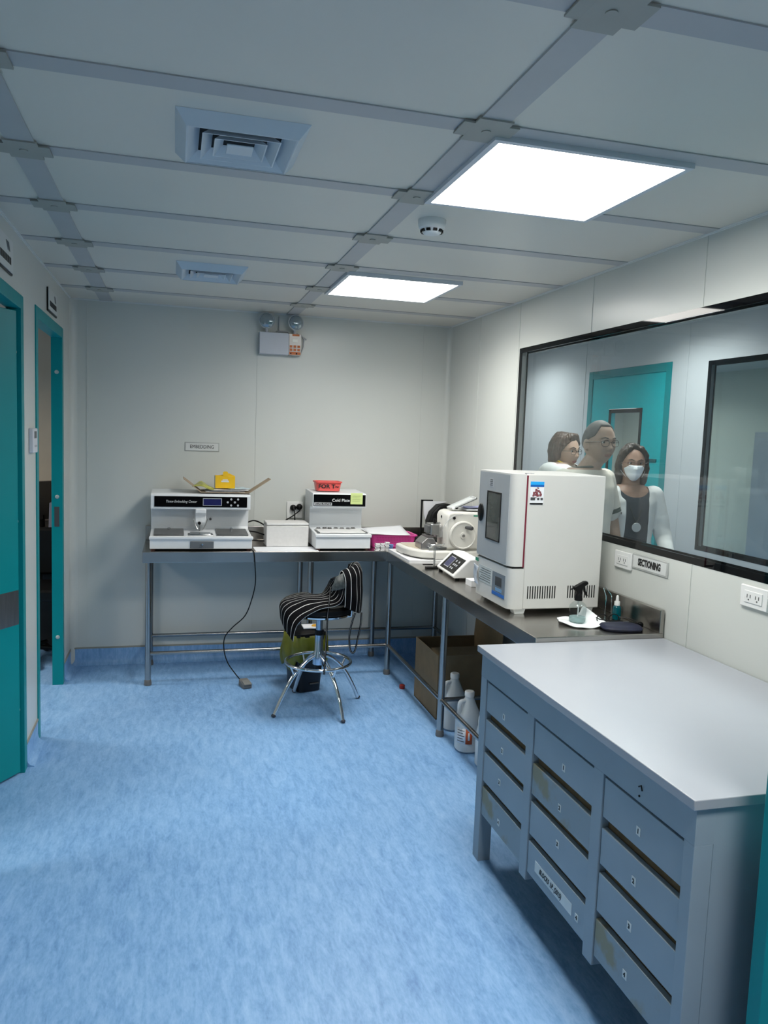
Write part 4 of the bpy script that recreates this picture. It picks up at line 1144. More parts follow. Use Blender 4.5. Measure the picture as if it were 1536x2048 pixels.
# side picture sticker
sx = OY0 - .0012
pc = MB().box(1.476, 1.540, sx, OY0, 1.326, 1.426).build('side_sticker', PAPER, ov, smooth=False)
MB().box(1.476, 1.540, sx - .0006, sx, 1.412, 1.426).build('sticker_band', mat('cyan_band', (.02, .36, .80, 1), .4), pc, smooth=False)
MB().box(1.476, 1.540, sx - .0006, sx, 1.403, 1.412).build('sticker_band', mat('deep_blue_band', (.01, .10, .38, 1), .4), pc, smooth=False)
mb = MB(); random.seed(3)
for k in range(26):
    x_ = 1.508 + random.gauss(0, .009); z_ = 1.375 + random.gauss(0, .009); s_ = random.uniform(.002, .005)
    mb.box(max(1.479, x_ - s_), min(1.537, x_ + s_), sx - .0006 - .00002 * k, sx, max(1.355, z_ - s_), min(1.398, z_ + s_))
mb.build('sticker_picture', mat('maroon_print', (.20, .05, .06, 1), .5, var=.4, scale=200), pc, smooth=False)
MB().box(1.479, 1.500, sx - .0006, sx, 1.345, 1.358).box(1.510, 1.520, sx - .0006, sx, 1.346, 1.356).box(1.526, 1.537, sx - .0006, sx, 1.346, 1.356).build('sticker_products', DGREY, pc, smooth=False)
MB().box(1.476, 1.538, sx - .0006, sx, 1.327, 1.334).build('sticker_footer', BLACK, pc, smooth=False)
for x0, n in ((1.488, 12), (1.681, 12)):
    for k in range(n):
        a = x0 + .0118 * k
        box('vent_slot', a, a + .0048, OY0 - .0006, OY0 + .001, .914, .970, BLACK, ov, smooth=False)
mb = MB()
for x, y in ((1.46, 3.09), (1.79, 3.09), (1.46, 3.43), (1.79, 3.43)):
    mb.prism([(x - .022, TZ), (x + .022, TZ), (x + .030, OZ0 + .001), (x - .030, OZ0 + .001)], y - .02, y + .02, 'y')
mb.build('feet', PLASTICW, ov, bevel=.002)
MB().box(1.50, 1.51, 3.10, 3.12, OZ1, OZ1 + .004).box(1.47, 1.485, 3.09, 3.11, OZ1, OZ1 + .004).build('hinge_cap', LGREY, ov, smooth=False)

# ================================================================== NEAR BENCH END
tag(MB().sheet([[(1.565, 2.83, TZ + .016), (1.60, 2.79, TZ + .004), (1.66, 2.79, TZ + .004), (1.735, 2.80, TZ + .020)], [(1.545, 2.86, TZ + .014), (1.60, 2.86, TZ + .003), (1.67, 2.86, TZ + .003), (1.755, 2.86, TZ + .012)], [(1.57, 2.92, TZ + .006), (1.61, 2.93, TZ + .003), (1.67, 2.93, TZ + .004), (1.70, 2.93, TZ + .060)], [(1.59, 2.97, TZ + .010), (1.62, 2.975, TZ + .006), (1.67, 2.975, TZ + .006), (1.71, 2.97, TZ + .028)]], 20, 20, wob=.012).build('paper_towel', mat('tissue', (.85, .86, .86, 1), .9, var=.02), solid=.003), 'crumpled white paper towel under the spray bottle', 'paper towel')
sp = thing('spray_bottle', (1.636, 2.88, TZ + .008), 'clear spray bottle with black trigger head on a paper towel', 'spray bottle')
sx_, sy_ = 1.636, 2.88
CLEAR = glass_pane('clear_plastic', (.86, .90, .90), .05)
zb_ = TZ + .009
MB().lathe([(.030, 0), (.0345, .003), (.0355, .01), (.0355, .062), (.033, .070), (.024, .080), (.015, .086), (.0135, .096)], (sx_, sy_, zb_), 32).build('bottle', CLEAR, sp)
MB().lathe([(.032, 0), (.0335, .003), (.0335, .018), (.0325, .019)], (sx_, sy_, zb_ + .002), 32).build('liquid', mat('pale_liquid', (.50, .66, .66, 1), .1, trans=.5, ior=1.33), sp)
MB().tube([(sx_, sy_, zb_ + .092), (sx_ + .002, sy_, zb_ + .05), (sx_ + .001, sy_, zb_ + .006)], .0026, 8).build('dip_tube', PLASTICW, sp)
MB().lathe([(.0165, 0), (.017, .006), (.0145, .022), (.011, .030)], (sx_, sy_, zb_ + .090), 20).build('collar', BLACK, sp)
MB().prism([(-.010, .112), (-.014, .128), (-.026, .146), (-.010, .155), (.020, .170), (.034, .171), (.038, .162), (.036, .157), (.022, .150), (.014, .138), (.010, .112)], -.010, .010, 'y').xf(Matrix.Translation((sx_, sy_, zb_))).build('trigger_head', BLACK, sp, bevel=.004)
MB().prism([(.016, .150), (.026, .152), (.030, .130), (.042, .108), (.036, .106), (.022, .126)], -.005, .005, 'y').xf(Matrix.Translation((sx_, sy_, zb_))).build('trigger', BLACK, sp, bevel=.002)
MB().tube([(sx_ - .016, sy_, zb_ + .132), (sx_ - .028, sy_, zb_ + .142), (sx_ - .038, sy_, zb_ + .136)], .003, 6).build('nozzle_wire', BLACK, sp)
dp = thing('dropper_bottle', (1.856, 2.93, TZ), 'small teal dropper bottle with white cap beside the backsplash', 'bottle')
MB().lathe([(.016, 0), (.0185, .003), (.0185, .050), (.015, .058), (.009, .062)], (1.852, 2.93, TZ + .0005), 28).build('bottle', mat('teal_glass', (.0, .10, .13, 1), .08, trans=.35), dp)
MB().lathe([(.012, 0), (.012, .016), (.011, .018)], (1.852, 2.93, TZ + .062), 24).build('cap', PLASTICW, dp)
MB().lathe([(.0065, 0), (.007, .004), (.0055, .022), (.003, .026)], (1.852, 2.93, TZ + .080), 20).build('bulb', PLASTICW, dp)
tag(MB().tube([(1.842, 3.005, TZ + .003), (1.842, 3.005, .93), (1.836, 3.02, .965), (1.845, 3.02, .968), (1.865, 3.0, .935), (1.868, 2.995, TZ + .003)], .0022, 8).build('wire_hook', CHROME), 'bent chrome wire hook standing beside the oven', 'hook')
ph = thing('glasses_case', (1.77, 2.76, TZ), 'dark navy folded cloth pouch at the bench end', 'pouch')
NAVY = mat('navy_cloth', (.006, .009, .03, 1), .6, var=.3, scale=30)
MB().loft([(1.772, 2.765, TZ + .0005, .078, .052, 3), (1.772, 2.765, TZ + .010, .086, .058, 3), (1.772, 2.765, TZ + .018, .080, .052, 3), (1.772, 2.765, TZ + .022, .066, .040, 3)], 32).xf(rotz(-.25, (1.772, 2.765, 0))).build('pouch', NAVY, ph)
MB().box(1.715, 1.83, 2.80, 2.803, TZ + .020, TZ + .023).build('piping', mat('piping', (.10, .10, .12, 1), .5), ph, smooth=False)
gl = thing('eyeglasses', (1.80, 2.86, TZ), 'black framed eyeglasses folded behind the navy pouch', 'eyeglasses')
for cx_ in (1.745, 1.800):
    pts = [(cx_ + .024 * math.cos(a), 2.868, TZ + .021 + .018 * math.sin(a)) for a in [2 * PI * k / 20 for k in range(20)]]
    MB().tube(pts, .0022, 6, closed=True).build('rim', BLACK, gl)
MB().tube([(1.718, 2.868, TZ + .026), (1.716, 2.84, TZ + .026), (1.75, 2.825, TZ + .022), (1.82, 2.83, TZ + .018)], .0022, 6).tube([(1.826, 2.868, TZ + .026), (1.852, 2.85, TZ + .026), (1.87, 2.81, TZ + .020), (1.87, 2.79, TZ + .012)], .0022, 6).build('temple', BLACK, gl)
tag(MB().ball((1.868, 2.775, TZ + .014), .013, n=10).ball((1.858, 2.79, TZ + .010), .009, n=10).build('rubber_bulb', BLACKG), 'small glossy black bulb right of the navy pouch', 'bulb')

# ================================================================== UNDER THE BENCH
cb = thing('cardboard_box', (1.66, 4.27, 0), 'open brown cardboard box on the floor under the bench', 'cardboard box')
bx0, bx1, by0, by1, bz1 = 1.450, 1.835, 4.06, 4.48, .372
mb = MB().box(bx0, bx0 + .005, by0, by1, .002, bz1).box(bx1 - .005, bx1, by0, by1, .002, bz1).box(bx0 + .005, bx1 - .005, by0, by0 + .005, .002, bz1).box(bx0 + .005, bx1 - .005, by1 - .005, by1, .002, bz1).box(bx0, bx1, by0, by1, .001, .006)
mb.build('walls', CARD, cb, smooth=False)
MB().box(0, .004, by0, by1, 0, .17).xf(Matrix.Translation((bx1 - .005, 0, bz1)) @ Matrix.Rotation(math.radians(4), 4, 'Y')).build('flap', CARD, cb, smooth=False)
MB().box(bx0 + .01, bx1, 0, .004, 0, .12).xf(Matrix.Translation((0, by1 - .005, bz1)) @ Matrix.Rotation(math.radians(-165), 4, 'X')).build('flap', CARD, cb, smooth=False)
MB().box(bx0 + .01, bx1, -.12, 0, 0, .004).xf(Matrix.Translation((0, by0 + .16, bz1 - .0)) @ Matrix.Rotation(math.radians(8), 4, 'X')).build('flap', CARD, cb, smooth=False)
tag(MB().lathe([(.016, 0), (.018, .004), (.018, .022), (.012, .026)], (1.415, 4.62, .001), 20).build('fallen_lid', mat('red_cap', (.35, .03, .02, 1), .5)), 'small red cap on the floor left of the cardboard box', 'cap')
JUG = mat('milky_plastic', (.60, .66, .70, 1), .35, var=.03, trans=.15)
def make_jug(loc, label, lab_=True):
    t = thing('plastic_jug', loc, label, 'jug', 'white plastic chemical jugs under the bench')
    x, y, z = loc
    lev = [(.002, .052, .052, 2.6), (.012, .064, .062, 2.6), (.150, .065, .063, 2.6), (.166, .063, .061, 2.6), (.200, .056, .054, 2.6), (.245, .036, .034, 2.2), (.275, .024, .024, 2), (.284, .021, .021, 2)]
    body = MB().loft([(x, y, z + a, b, c, p) for a, b, c, p in lev], 36).build('body', JUG, t)
    MB().tube(smooth_pts([(x - .050, y - .010, z + .185), (x - .058, y - .014, z + .235), (x - .050, y - .012, z + .262), (x - .018, y - .004, z + .262)], 4), .011, 12).build('handle', JUG, t)
    MB().lathe([(.024, .284), (.025, .288), (.025, .308), (.022, .312)], (x, y, z), 24).build('cap', PLASTICW, t)
    return t
j1 = make_jug((1.475, 3.63, 0), 'front white plastic jug with orange and white label under the bench')
lbp = MB()
def arc_patch(mb, x, y, a0, a1, r, z0, z1, n=8):
    vs = []
    for k in range(n + 1):
        a = a0 + (a1 - a0) * k / n
        vs.append([mb.bm.verts.new((x + r * math.cos(a), y + r * math.sin(a), z)) for z in (z0, z1)])
    for a, b in zip(vs, vs[1:]):
        mb.bm.faces.new((a[0], b[0], b[1], a[1]))
    return mb
arc_patch(lbp, 1.475, 3.63, math.radians(195), math.radians(240), .0685, .055, .135).build('label', PAPER, j1, solid=.001)
arc_patch(MB(), 1.475, 3.63, math.radians(240), math.radians(268), .0685, .055, .135).build('label', mat('orange_red', (.48, .08, .02, 1), .5), j1, solid=.001, label='orange red label band')
mb = MB()
for k in range(5): arc_patch(mb, 1.475, 3.63, math.radians(200), math.radians(234 - 6 * (k % 2)), .0694, .064 + .014 * k, .068 + .014 * k, 5)
mb.build('label_print', MGREY, j1, solid=.0006)
arc_patch(MB(), 1.475, 3.63, math.radians(250), math.radians(258), .0694, .075, .115, 3).build('label_print', INKW, j1, solid=.0006)
for ch in ((1.505, 3.93, 'white plastic jug behind the bench leg against the cardboard box'), (1.505, 3.42, 'white plastic jug half hidden behind the drawer desk')):
    make_jug((ch[0], ch[1], 0), ch[2])

# waste bin
bn = thing('waste_bin', (.80, 4.74, 0), 'black pedal bin lined with a yellow bag under the bench', 'bin')
BR = rotz(math.radians(18), (.80, 4.735, 0))
MB().loft([(.80, 4.735, .002, .078, .092, 6), (.80, 4.735, .30, .098, .108, 6), (.80, 4.735, .345, .098, .108, 6)], 32).xf(BR).build('body', mat('bin_black', (.008, .010, .016, 1), .3), bn)
MB().box(.79, .855, 4.628, 4.645, .048, .056).xf(BR).build('pedal', DGREY, bn, bevel=.003)
bag = MB(); BN = 72
rowsb = []
for z, s_, wv in ((.360, 1.05, .002), (.335, 1.10, .005), (.30, 1.17, .010), (.265, 1.22, .014), (.23, 1.22, .018), (.20, 1.17, .02), (.18, 1.10, .02)):
    row = []
    for i in range(BN):
        a = 2 * PI * i / BN
        ca, sa = math.cos(a), math.sin(a)
        rx, ry = .104 * s_, .112 * s_
        k_ = 1 + .05 * math.sin(9 * a + z * 22) + .10 * noise.noise(Vector((ca * 3, sa * 3, z * 16)))
        dz = (.035 * math.sin(2 * a - 1.2) + .018 * math.sin(7 * a)) * (1 - (z - .18) / .18)
        row.append(bag.bm.verts.new((.80 + rx * k_ * math.copysign(abs(ca) ** .6, ca), 4.735 + ry * k_ * math.copysign(abs(sa) ** .6, sa), z + dz)))
    rowsb.append(row)
for a, b in zip(rowsb, rowsb[1:]):
    for k in range(BN): bag.bm.faces.new((a[k], a[(k + 1) % BN], b[(k + 1) % BN], b[k]))
bag.xf(BR).build('liner_bag', mat('yellow_bag', (.17, .18, .015, 1), .35, var=.25, scale=10, trans=.15), bn, solid=.001)
MB().loft([(.80, 4.735, .352, .106, .116, 5), (.80, 4.735, .372, .104, .114, 5), (.80, 4.735, .385, .09, .10, 4), (.80, 4.735, .392, .06, .07, 3)], 32).xf(BR).build('lid', BLACK, bn)
nb = thing('yellow_packet', (.83, 4.72, .392), 'yellow and white packet lying on the bin lid', 'packet')
MB().box(.78, .885, 4.66, 4.76, .394, .402).build('packet', PAPER, nb, bevel=.002)
MB().ball((.86, 4.70, .404), .026, .020, .010, 8).build('orange_spot', mat('amber', (.65, .33, .02, 1), .5), nb)

# ================================================================== STOOL
stl = thing('laboratory_stool', (.822, 4.37, 0), 'chrome laboratory stool with foot ring and black seat', 'stool')
sx0, sy0 = .822, 4.368
feet = [(.553, 4.245), (.921, 4.099), (1.094, 4.48), (.728, 4.648)]
for fx, fy in feet:
    d = Vector((fx - sx0, fy - sy0, 0)); L = d.length; u = d / L
    pts = [Vector((sx0, sy0, .315)) + u * .02, Vector((sx0, sy0, .285)) + u * .09, Vector((sx0, sy0, .215)) + u * .17, Vector((sx0, sy0, .12)) + u * .235, Vector((sx0, sy0, .012)) + u * (L - .004)]
    lg = MB().tube(smooth_pts(pts, 6), .0115, 14).build('leg', CHROME, stl)
    MB().ball((fx, fy, .011), .0135, .0135, .0105, 10).build('foot', mat('foot_rubber', (.03, .035, .05, 1), .5), lg)
    q = Vector((sx0, sy0, .275)) + u * .19
    MB().cyl(Vector((sx0, sy0, .222)) + u * .165, q, .006, n=10).build('ring_bracket', CHROME, stl)
MB().tube([(sx0 + .188 * math.cos(a), sy0 + .188 * math.sin(a), .277) for a in [2 * PI * k / 56 for k in range(56)]], .0095, 12, closed=True).build('foot_ring', CHROME, stl)
MB().lathe([(.022, .255), (.034, .262), (.036, .30), (.030, .335), (.024, .345), (.024, .435), (.020, .437), (.020, .545)], (sx0, sy0, 0), 28).build('gas_column', mat('column_metal', (.45, .55, .68, 1), .22, metal=1.0), stl)
MB().lathe([(.016, .228), (.020, .232), (.020, .256)], (sx0, sy0, 0), 20).build('column_tip', BLACK, stl)
MB().lathe([(.0215, .437), (.0255, .440), (.0255, .462), (.0215, .465)], (sx0, sy0, 0), 24).build('column_collar', BLACK, stl)
MB().lathe([(.05, .545), (.175, .560), (.190, .568), (.192, .576), (.188, .580)], (sx0, sy0, 0), 48).build('seat_rim', CHROME, stl)
MB().lathe([(.184, .580), (.196, .588), (.198, .612), (.185, .628), (.12, .634), (.0, .636)], (sx0, sy0, 0), 48).build('seat', mat('black_vinyl', (.004, .004, .0045, 1), .45, spec=.25), stl)
br = MB(); rowsA = []
for z, off in ((.640, .192), (.70, .205), (.79, .216), (.842, .214), (.842, .190), (.79, .192), (.70, .182), (.640, .172)):
    rowsA.append([br.bm.verts.new((sx0 + off * math.cos(a), sy0 + off * math.sin(a), z - .03 * abs(math.sin((a - math.radians(-8)))) ** 3 * (1 if z > .7 else 0))) for a in [math.radians(-68 + 92 * k / 24) for k in range(25)]])
for i in range(8):
    a, b = rowsA[i], rowsA[(i + 1) % 8]
    for k in range(24): br.bm.faces.new((a[k], a[k + 1], b[k + 1], b[k]))
br.bm.faces.new([r[0] for r in rowsA]); br.bm.faces.new([r[-1] for r in reversed(rowsA)])
br.build('backrest', mat('black_vinyl', (.004, .004, .0045, 1), .45, spec=.25), stl, bevel=.004)
for a_ in (-40, 10):
    a = math.radians(a_)
    MB().tube([(sx0 + .15 * math.cos(a), sy0 + .15 * math.sin(a), .563), (sx0 + .205 * math.cos(a), sy0 + .205 * math.sin(a), .572), (sx0 + .212 * math.cos(a), sy0 + .212 * math.sin(a), .62), (sx0 + .203 * math.cos(a), sy0 + .203 * math.sin(a), .70)], .008, 10).build('back_support', CHROME, stl)

# striped apron draped over the stool
ap = thing('striped_apron', (.80, 4.33, .46), 'black apron with white pinstripes draped over the stool', 'apron')
STR = stripe_mat()
B = [[(.856, 4.26, .785), (.878, 4.225, .80), (.902, 4.195, .80), (.928, 4.172, .785)],
     [(.842, 4.46, .655), (.838, 4.36, .678), (.862, 4.23, .684), (.898, 4.158, .662)],
     [(.739, 4.51, .658), (.718, 4.40, .660), (.728, 4.27, .660), (.761, 4.150, .628)],
     [(.632, 4.48, .632), (.600, 4.38, .628), (.610, 4.25, .612), (.660, 4.150, .552)],
     [(.626, 4.47, .590), (.592, 4.37, .560), (.601, 4.26, .510), (.638, 4.16, .455)]]
MB().sheet(B, 26, 34, wob=.006, ustripes=9).build('skirt', STR, ap, solid=.003)
# part hanging over the backrest: from inside, over the top edge, down the outside
A = []
def pol(a, r, z):
    return (sx0 + r * math.cos(math.radians(a)), sy0 + r * math.sin(math.radians(a)), z)
angs = (-66, -44, -22, 2, 20)
A.append([pol(a, .168, .70) for a in angs])
A.append([pol(a, .176, .80) for a in angs])
A.append([pol(a, .203, .866 - .012 * abs(k - 2)) for k, a in enumerate(angs)])
A.append([pol(a, .234, .83 - .010 * abs(k - 2)) for k, a in enumerate(angs)])
A.append([pol(a, .242, .74) for a in angs])
A.append([pol(a, .244, .66) for a in angs])
A.append([pol(a, .240, z) for a, z in zip(angs, (.640, .600, .590, .610, .645))])
MB().sheet(A, 30, 34, wob=.012, ustripes=8).build('bib', STR, ap, solid=.003)
G = [[pol(-77, .205, .808), pol(-72, .208, .820), pol(-66, .215, .832)], [pol(-82, .212, .77), pol(-74, .222, .78), pol(-66, .230, .785)], [pol(-85, .212, .738), pol(-76, .226, .742), pol(-64, .234, .745)]]
MB().sheet(G, 10, 10, wob=.008, ustripes=1.0).build('gathered_knot', mat('grey_satin', (.06, .07, .07, 1), .35, var=.5, scale=60), ap, solid=.006)
def strap(pts, wdt=.010, n=6):
    P = smooth_pts(pts, n); mb = MB()
    uvl = mb.bm.loops.layers.uv.new('UVMap'); prev = None
    rows = []
    for i, p in enumerate(P):
        t_ = (P[min(i + 1, len(P) - 1)] - P[max(i - 1, 0)]).normalized()
        s_ = t_.cross(Vector((0, 1, 0)))
        s_ = s_.normalized() if s_.length > .05 else Vector((1, 0, 0))
        if prev is not None and s_.dot(prev) < 0: s_ = -s_
        prev = s_
        rows.append((mb.bm.verts.new(p - s_ * wdt / 2), mb.bm.verts.new(p + s_ * wdt / 2)))
    for (a, b), (c_, d_) in zip(rows, rows[1:]):
        f = mb.bm.faces.new((a, b, d_, c_))
        for l, u_ in zip(f.loops, (-.35, .62, .62, -.35)): l[uvl].uv = (u_, 0)
    return mb
strap([(.850, 4.215, .745), (.835, 4.165, .671), (.826, 4.160, .56), (.822, 4.160, .391), (.818, 4.160, .262)]).build('apron_string', STR, ap, solid=.002)
strap([(.990, 4.19, .600), (.975, 4.20, .54), (.968, 4.22, .462), (.978, 4.24, .385), (.994, 4.25, .355), (1.012, 4.25, .37), (1.025, 4.24, .455), (1.031, 4.22, .52), (1.030, 4.20, .60)]).build('apron_string', STR, ap, solid=.002)

# ================================================================== OFFICE BEHIND THE DOOR
of = thing('office_desk', (-1.05, 6.2, 0), 'dark office desk seen through the doorway by the corner', 'desk')
DKW = mat('dark_laminate', (.012, .012, .013, 1), .5, var=.2)
box('desk_top', -1.75, -.72, 5.90, OY - .01, .80, .835, DKW, of, bevel=.003)
box('front_panel', -1.75, -.72, 5.92, 5.94, 0.0, .80, DKW, of, smooth=False)
box('side_panel', -.745, -.72, 5.94, OY - .01, 0, .80, DKW, of, smooth=False)
box('upstand', -1.75, -.72, OY - .03, OY - .01, .835, 1.0, mat('upstand_brown', (.09, .075, .07, 1), .6), of, smooth=False)
box('capping', -1.75, -.72, OY - .034, OY - .008, 1.0, 1.012, PAPER, of, smooth=False)
mo = thing('computer_monitor', (-.92, 6.1, .835), 'dark computer monitor seen from the side on the office desk', 'monitor')
MB().box(-.018, .018, -.24, .24, .06, .34).xf(Matrix.Translation((-.93, 6.12, .835)) @ Matrix.Rotation(math.radians(-38), 4, 'Z')).build('screen_housing', mat('monitor_grey', (.045, .042, .040, 1), .4), mo, bevel=.004)
MB().cyl((-.93, 6.12, .836), (-.93, 6.12, .845), .09, n=28).cyl((-.93, 6.12, .84), (-.93, 6.12, .93), .02, n=14).build('stand', BLACK, mo)
oc = thing('office_chair', (-.93, 5.55, 0), 'black office chair behind the doorway', 'chair')
MB().box(-1.15, -.72, 5.36, 5.76, .44, .52).build('seat', BLACK, oc, bevel=.02, bseg=3)
MB().box(-1.13, -.74, 5.74, 5.80, .55, .88).build('backrest', BLACK, oc, bevel=.02, bseg=3)
MB().box(-.98, -.88, 5.76, 5.79, .45, .60).build('back_post', BLACK, oc)
MB().cyl((-.93, 5.56, .08), (-.93, 5.56, .44), .025, n=16).build('column', BLACK, oc)
for k in range(5):
    a = 2 * PI * k / 5
    l = MB().cyl((-.93, 5.56, .10), (-.93 + .24 * math.cos(a), 5.56 + .24 * math.sin(a), .07), .018, .013, n=10).build('base_spoke', BLACK, oc)
    MB().ball((-.93 + .24 * math.cos(a), 5.56 + .24 * math.sin(a), .028), .027, n=8).build('caster', RUBBER, l)
cf = thing('file_holder', (-.80, 5.98, .835), 'pale blue grey file holder on the office desk', 'file holder')
MB().prism([(5.93, .836), (6.10, .836), (6.10, 1.03), (5.98, 1.03)], -.86, -.79, 'x').build('holder', mat('file_blue', (.16, .17, .24, 1), .5), cf, bevel=.002)
tag(MB().box(-1.00, -.90, 5.905, 5.96, .836, .84).build('paper_sheet', PAPER, smooth=False), 'white paper on the edge of the office desk', 'paper')

# ================================================================== PEOPLE
def bake_union(mb, voxel, smooth_it=4):
    me = bpy.data.meshes.new('tmp'); mb.bm.to_mesh(me); mb.bm.free()
    o = bpy.data.objects.new('tmp', me); C.objects.link(o)
    r = o.modifiers.new('r', 'REMESH'); r.mode = 'VOXEL'; r.voxel_size = voxel
    s = o.modifiers.new('s', 'SMOOTH'); s.iterations = smooth_it; s.factor = .5
    dg = bpy.context.evaluated_depsgraph_get(); dg.update()
    m2 = bpy.data.meshes.new_from_object(o.evaluated_get(dg))
    bpy.data.objects.remove(o)
    out = MB(); out.bm.from_mesh(m2); bpy.data.meshes.remove(m2)
    return out

def head_surface(p, face=1.0):
    """unit direction -> head point (face looks along +y, z up), metres about the head centre"""
    x, y, z = p
    # skull and jaw
    X = x * .0765; Y = y * .097; Z = z * .116
    if z < 0:
        t = -z
        X *= 1 - .30 * t ** 1.6
        if y < 0: Y *= 1 - .35 * t
        else: Y *= 1 + .02 * t
    if y > 0: Y *= 1 - .06 * max(0, 1 - (abs(x) / .6)) * (1 if z > -.2 else 1)
    fr = max(0, y) ** 1.2
    g = lambda cx, cz, sx, sz: math.exp(-((X - cx) / sx) ** 2 - ((Z - cz) / sz) ** 2)
    d = 0
    d -= .010 * (g(.031, .006, .016, .012) + g(-.031, .006, .016, .012))     # eye sockets
    d += .005 * (g(.03, .026, .022, .008) + g(-.03, .026, .022, .008))      # brows
    d += .004 * g(0, .02, .012, .01)
    d += .011 * g(0, -.006, .0075, .018) + .020 * g(0, -.026, .011, .011)    # nose
    d += .006 * (g(.013, -.031, .007, .006) + g(-.013, -.031, .007, .006))
    d += .006 * (g(.042, -.022, .018, .016) + g(-.042, -.022, .018, .016))   # cheeks
    d += .007 * g(0, -.055, .020, .006) + .007 * g(0, -.067, .017, .006) - .004 * g(0, -.061, .022, .0025)
    d -= .004 * g(0, -.080, .02, .006)
    d += .010 * g(0, -.100, .022, .014)                                      # chin
    return Vector((X, Y + d * fr, Z))

def head_mesh(mb, M, nu=72, nv=60):
    rows = []
    for j in range(1, nv):
        th = PI * j / nv
        rows.append([mb.bm.verts.new(M @ head_surface((math.sin(th) * math.cos(2 * PI * i / nu), math.sin(th) * math.sin(2 * PI * i / nu), math.cos(th)))) for i in range(nu)])
    top = mb.bm.verts.new(M @ head_surface((0, 0, 1))); bot = mb.bm.verts.new(M @ head_surface((0, 0, -1)))
    for a, b in zip(rows, rows[1:]):
        for k in range(nu): mb.bm.faces.new((a[k], b[k], b[(k + 1) % nu], a[(k + 1) % nu]))
    for k in range(nu):
        mb.bm.faces.new((top, rows[0][k], rows[0][(k + 1) % nu])); mb.bm.faces.new((bot, rows[-1][(k + 1) % nu], rows[-1][k]))

def front_y(X, Z):
    """front surface y of the head at local (X, Z)"""
    best = None
    lo, hi = 0.0, 1.0
    z = max(-.98, min(.98, Z / .116))
    xx = X / (.0765 * (1 - .30 * (-z) ** 1.6 if z < 0 else 1))
    y = math.sqrt(max(1e-4, 1 - z * z - xx * xx))
    return head_surface((xx, y, z)).y

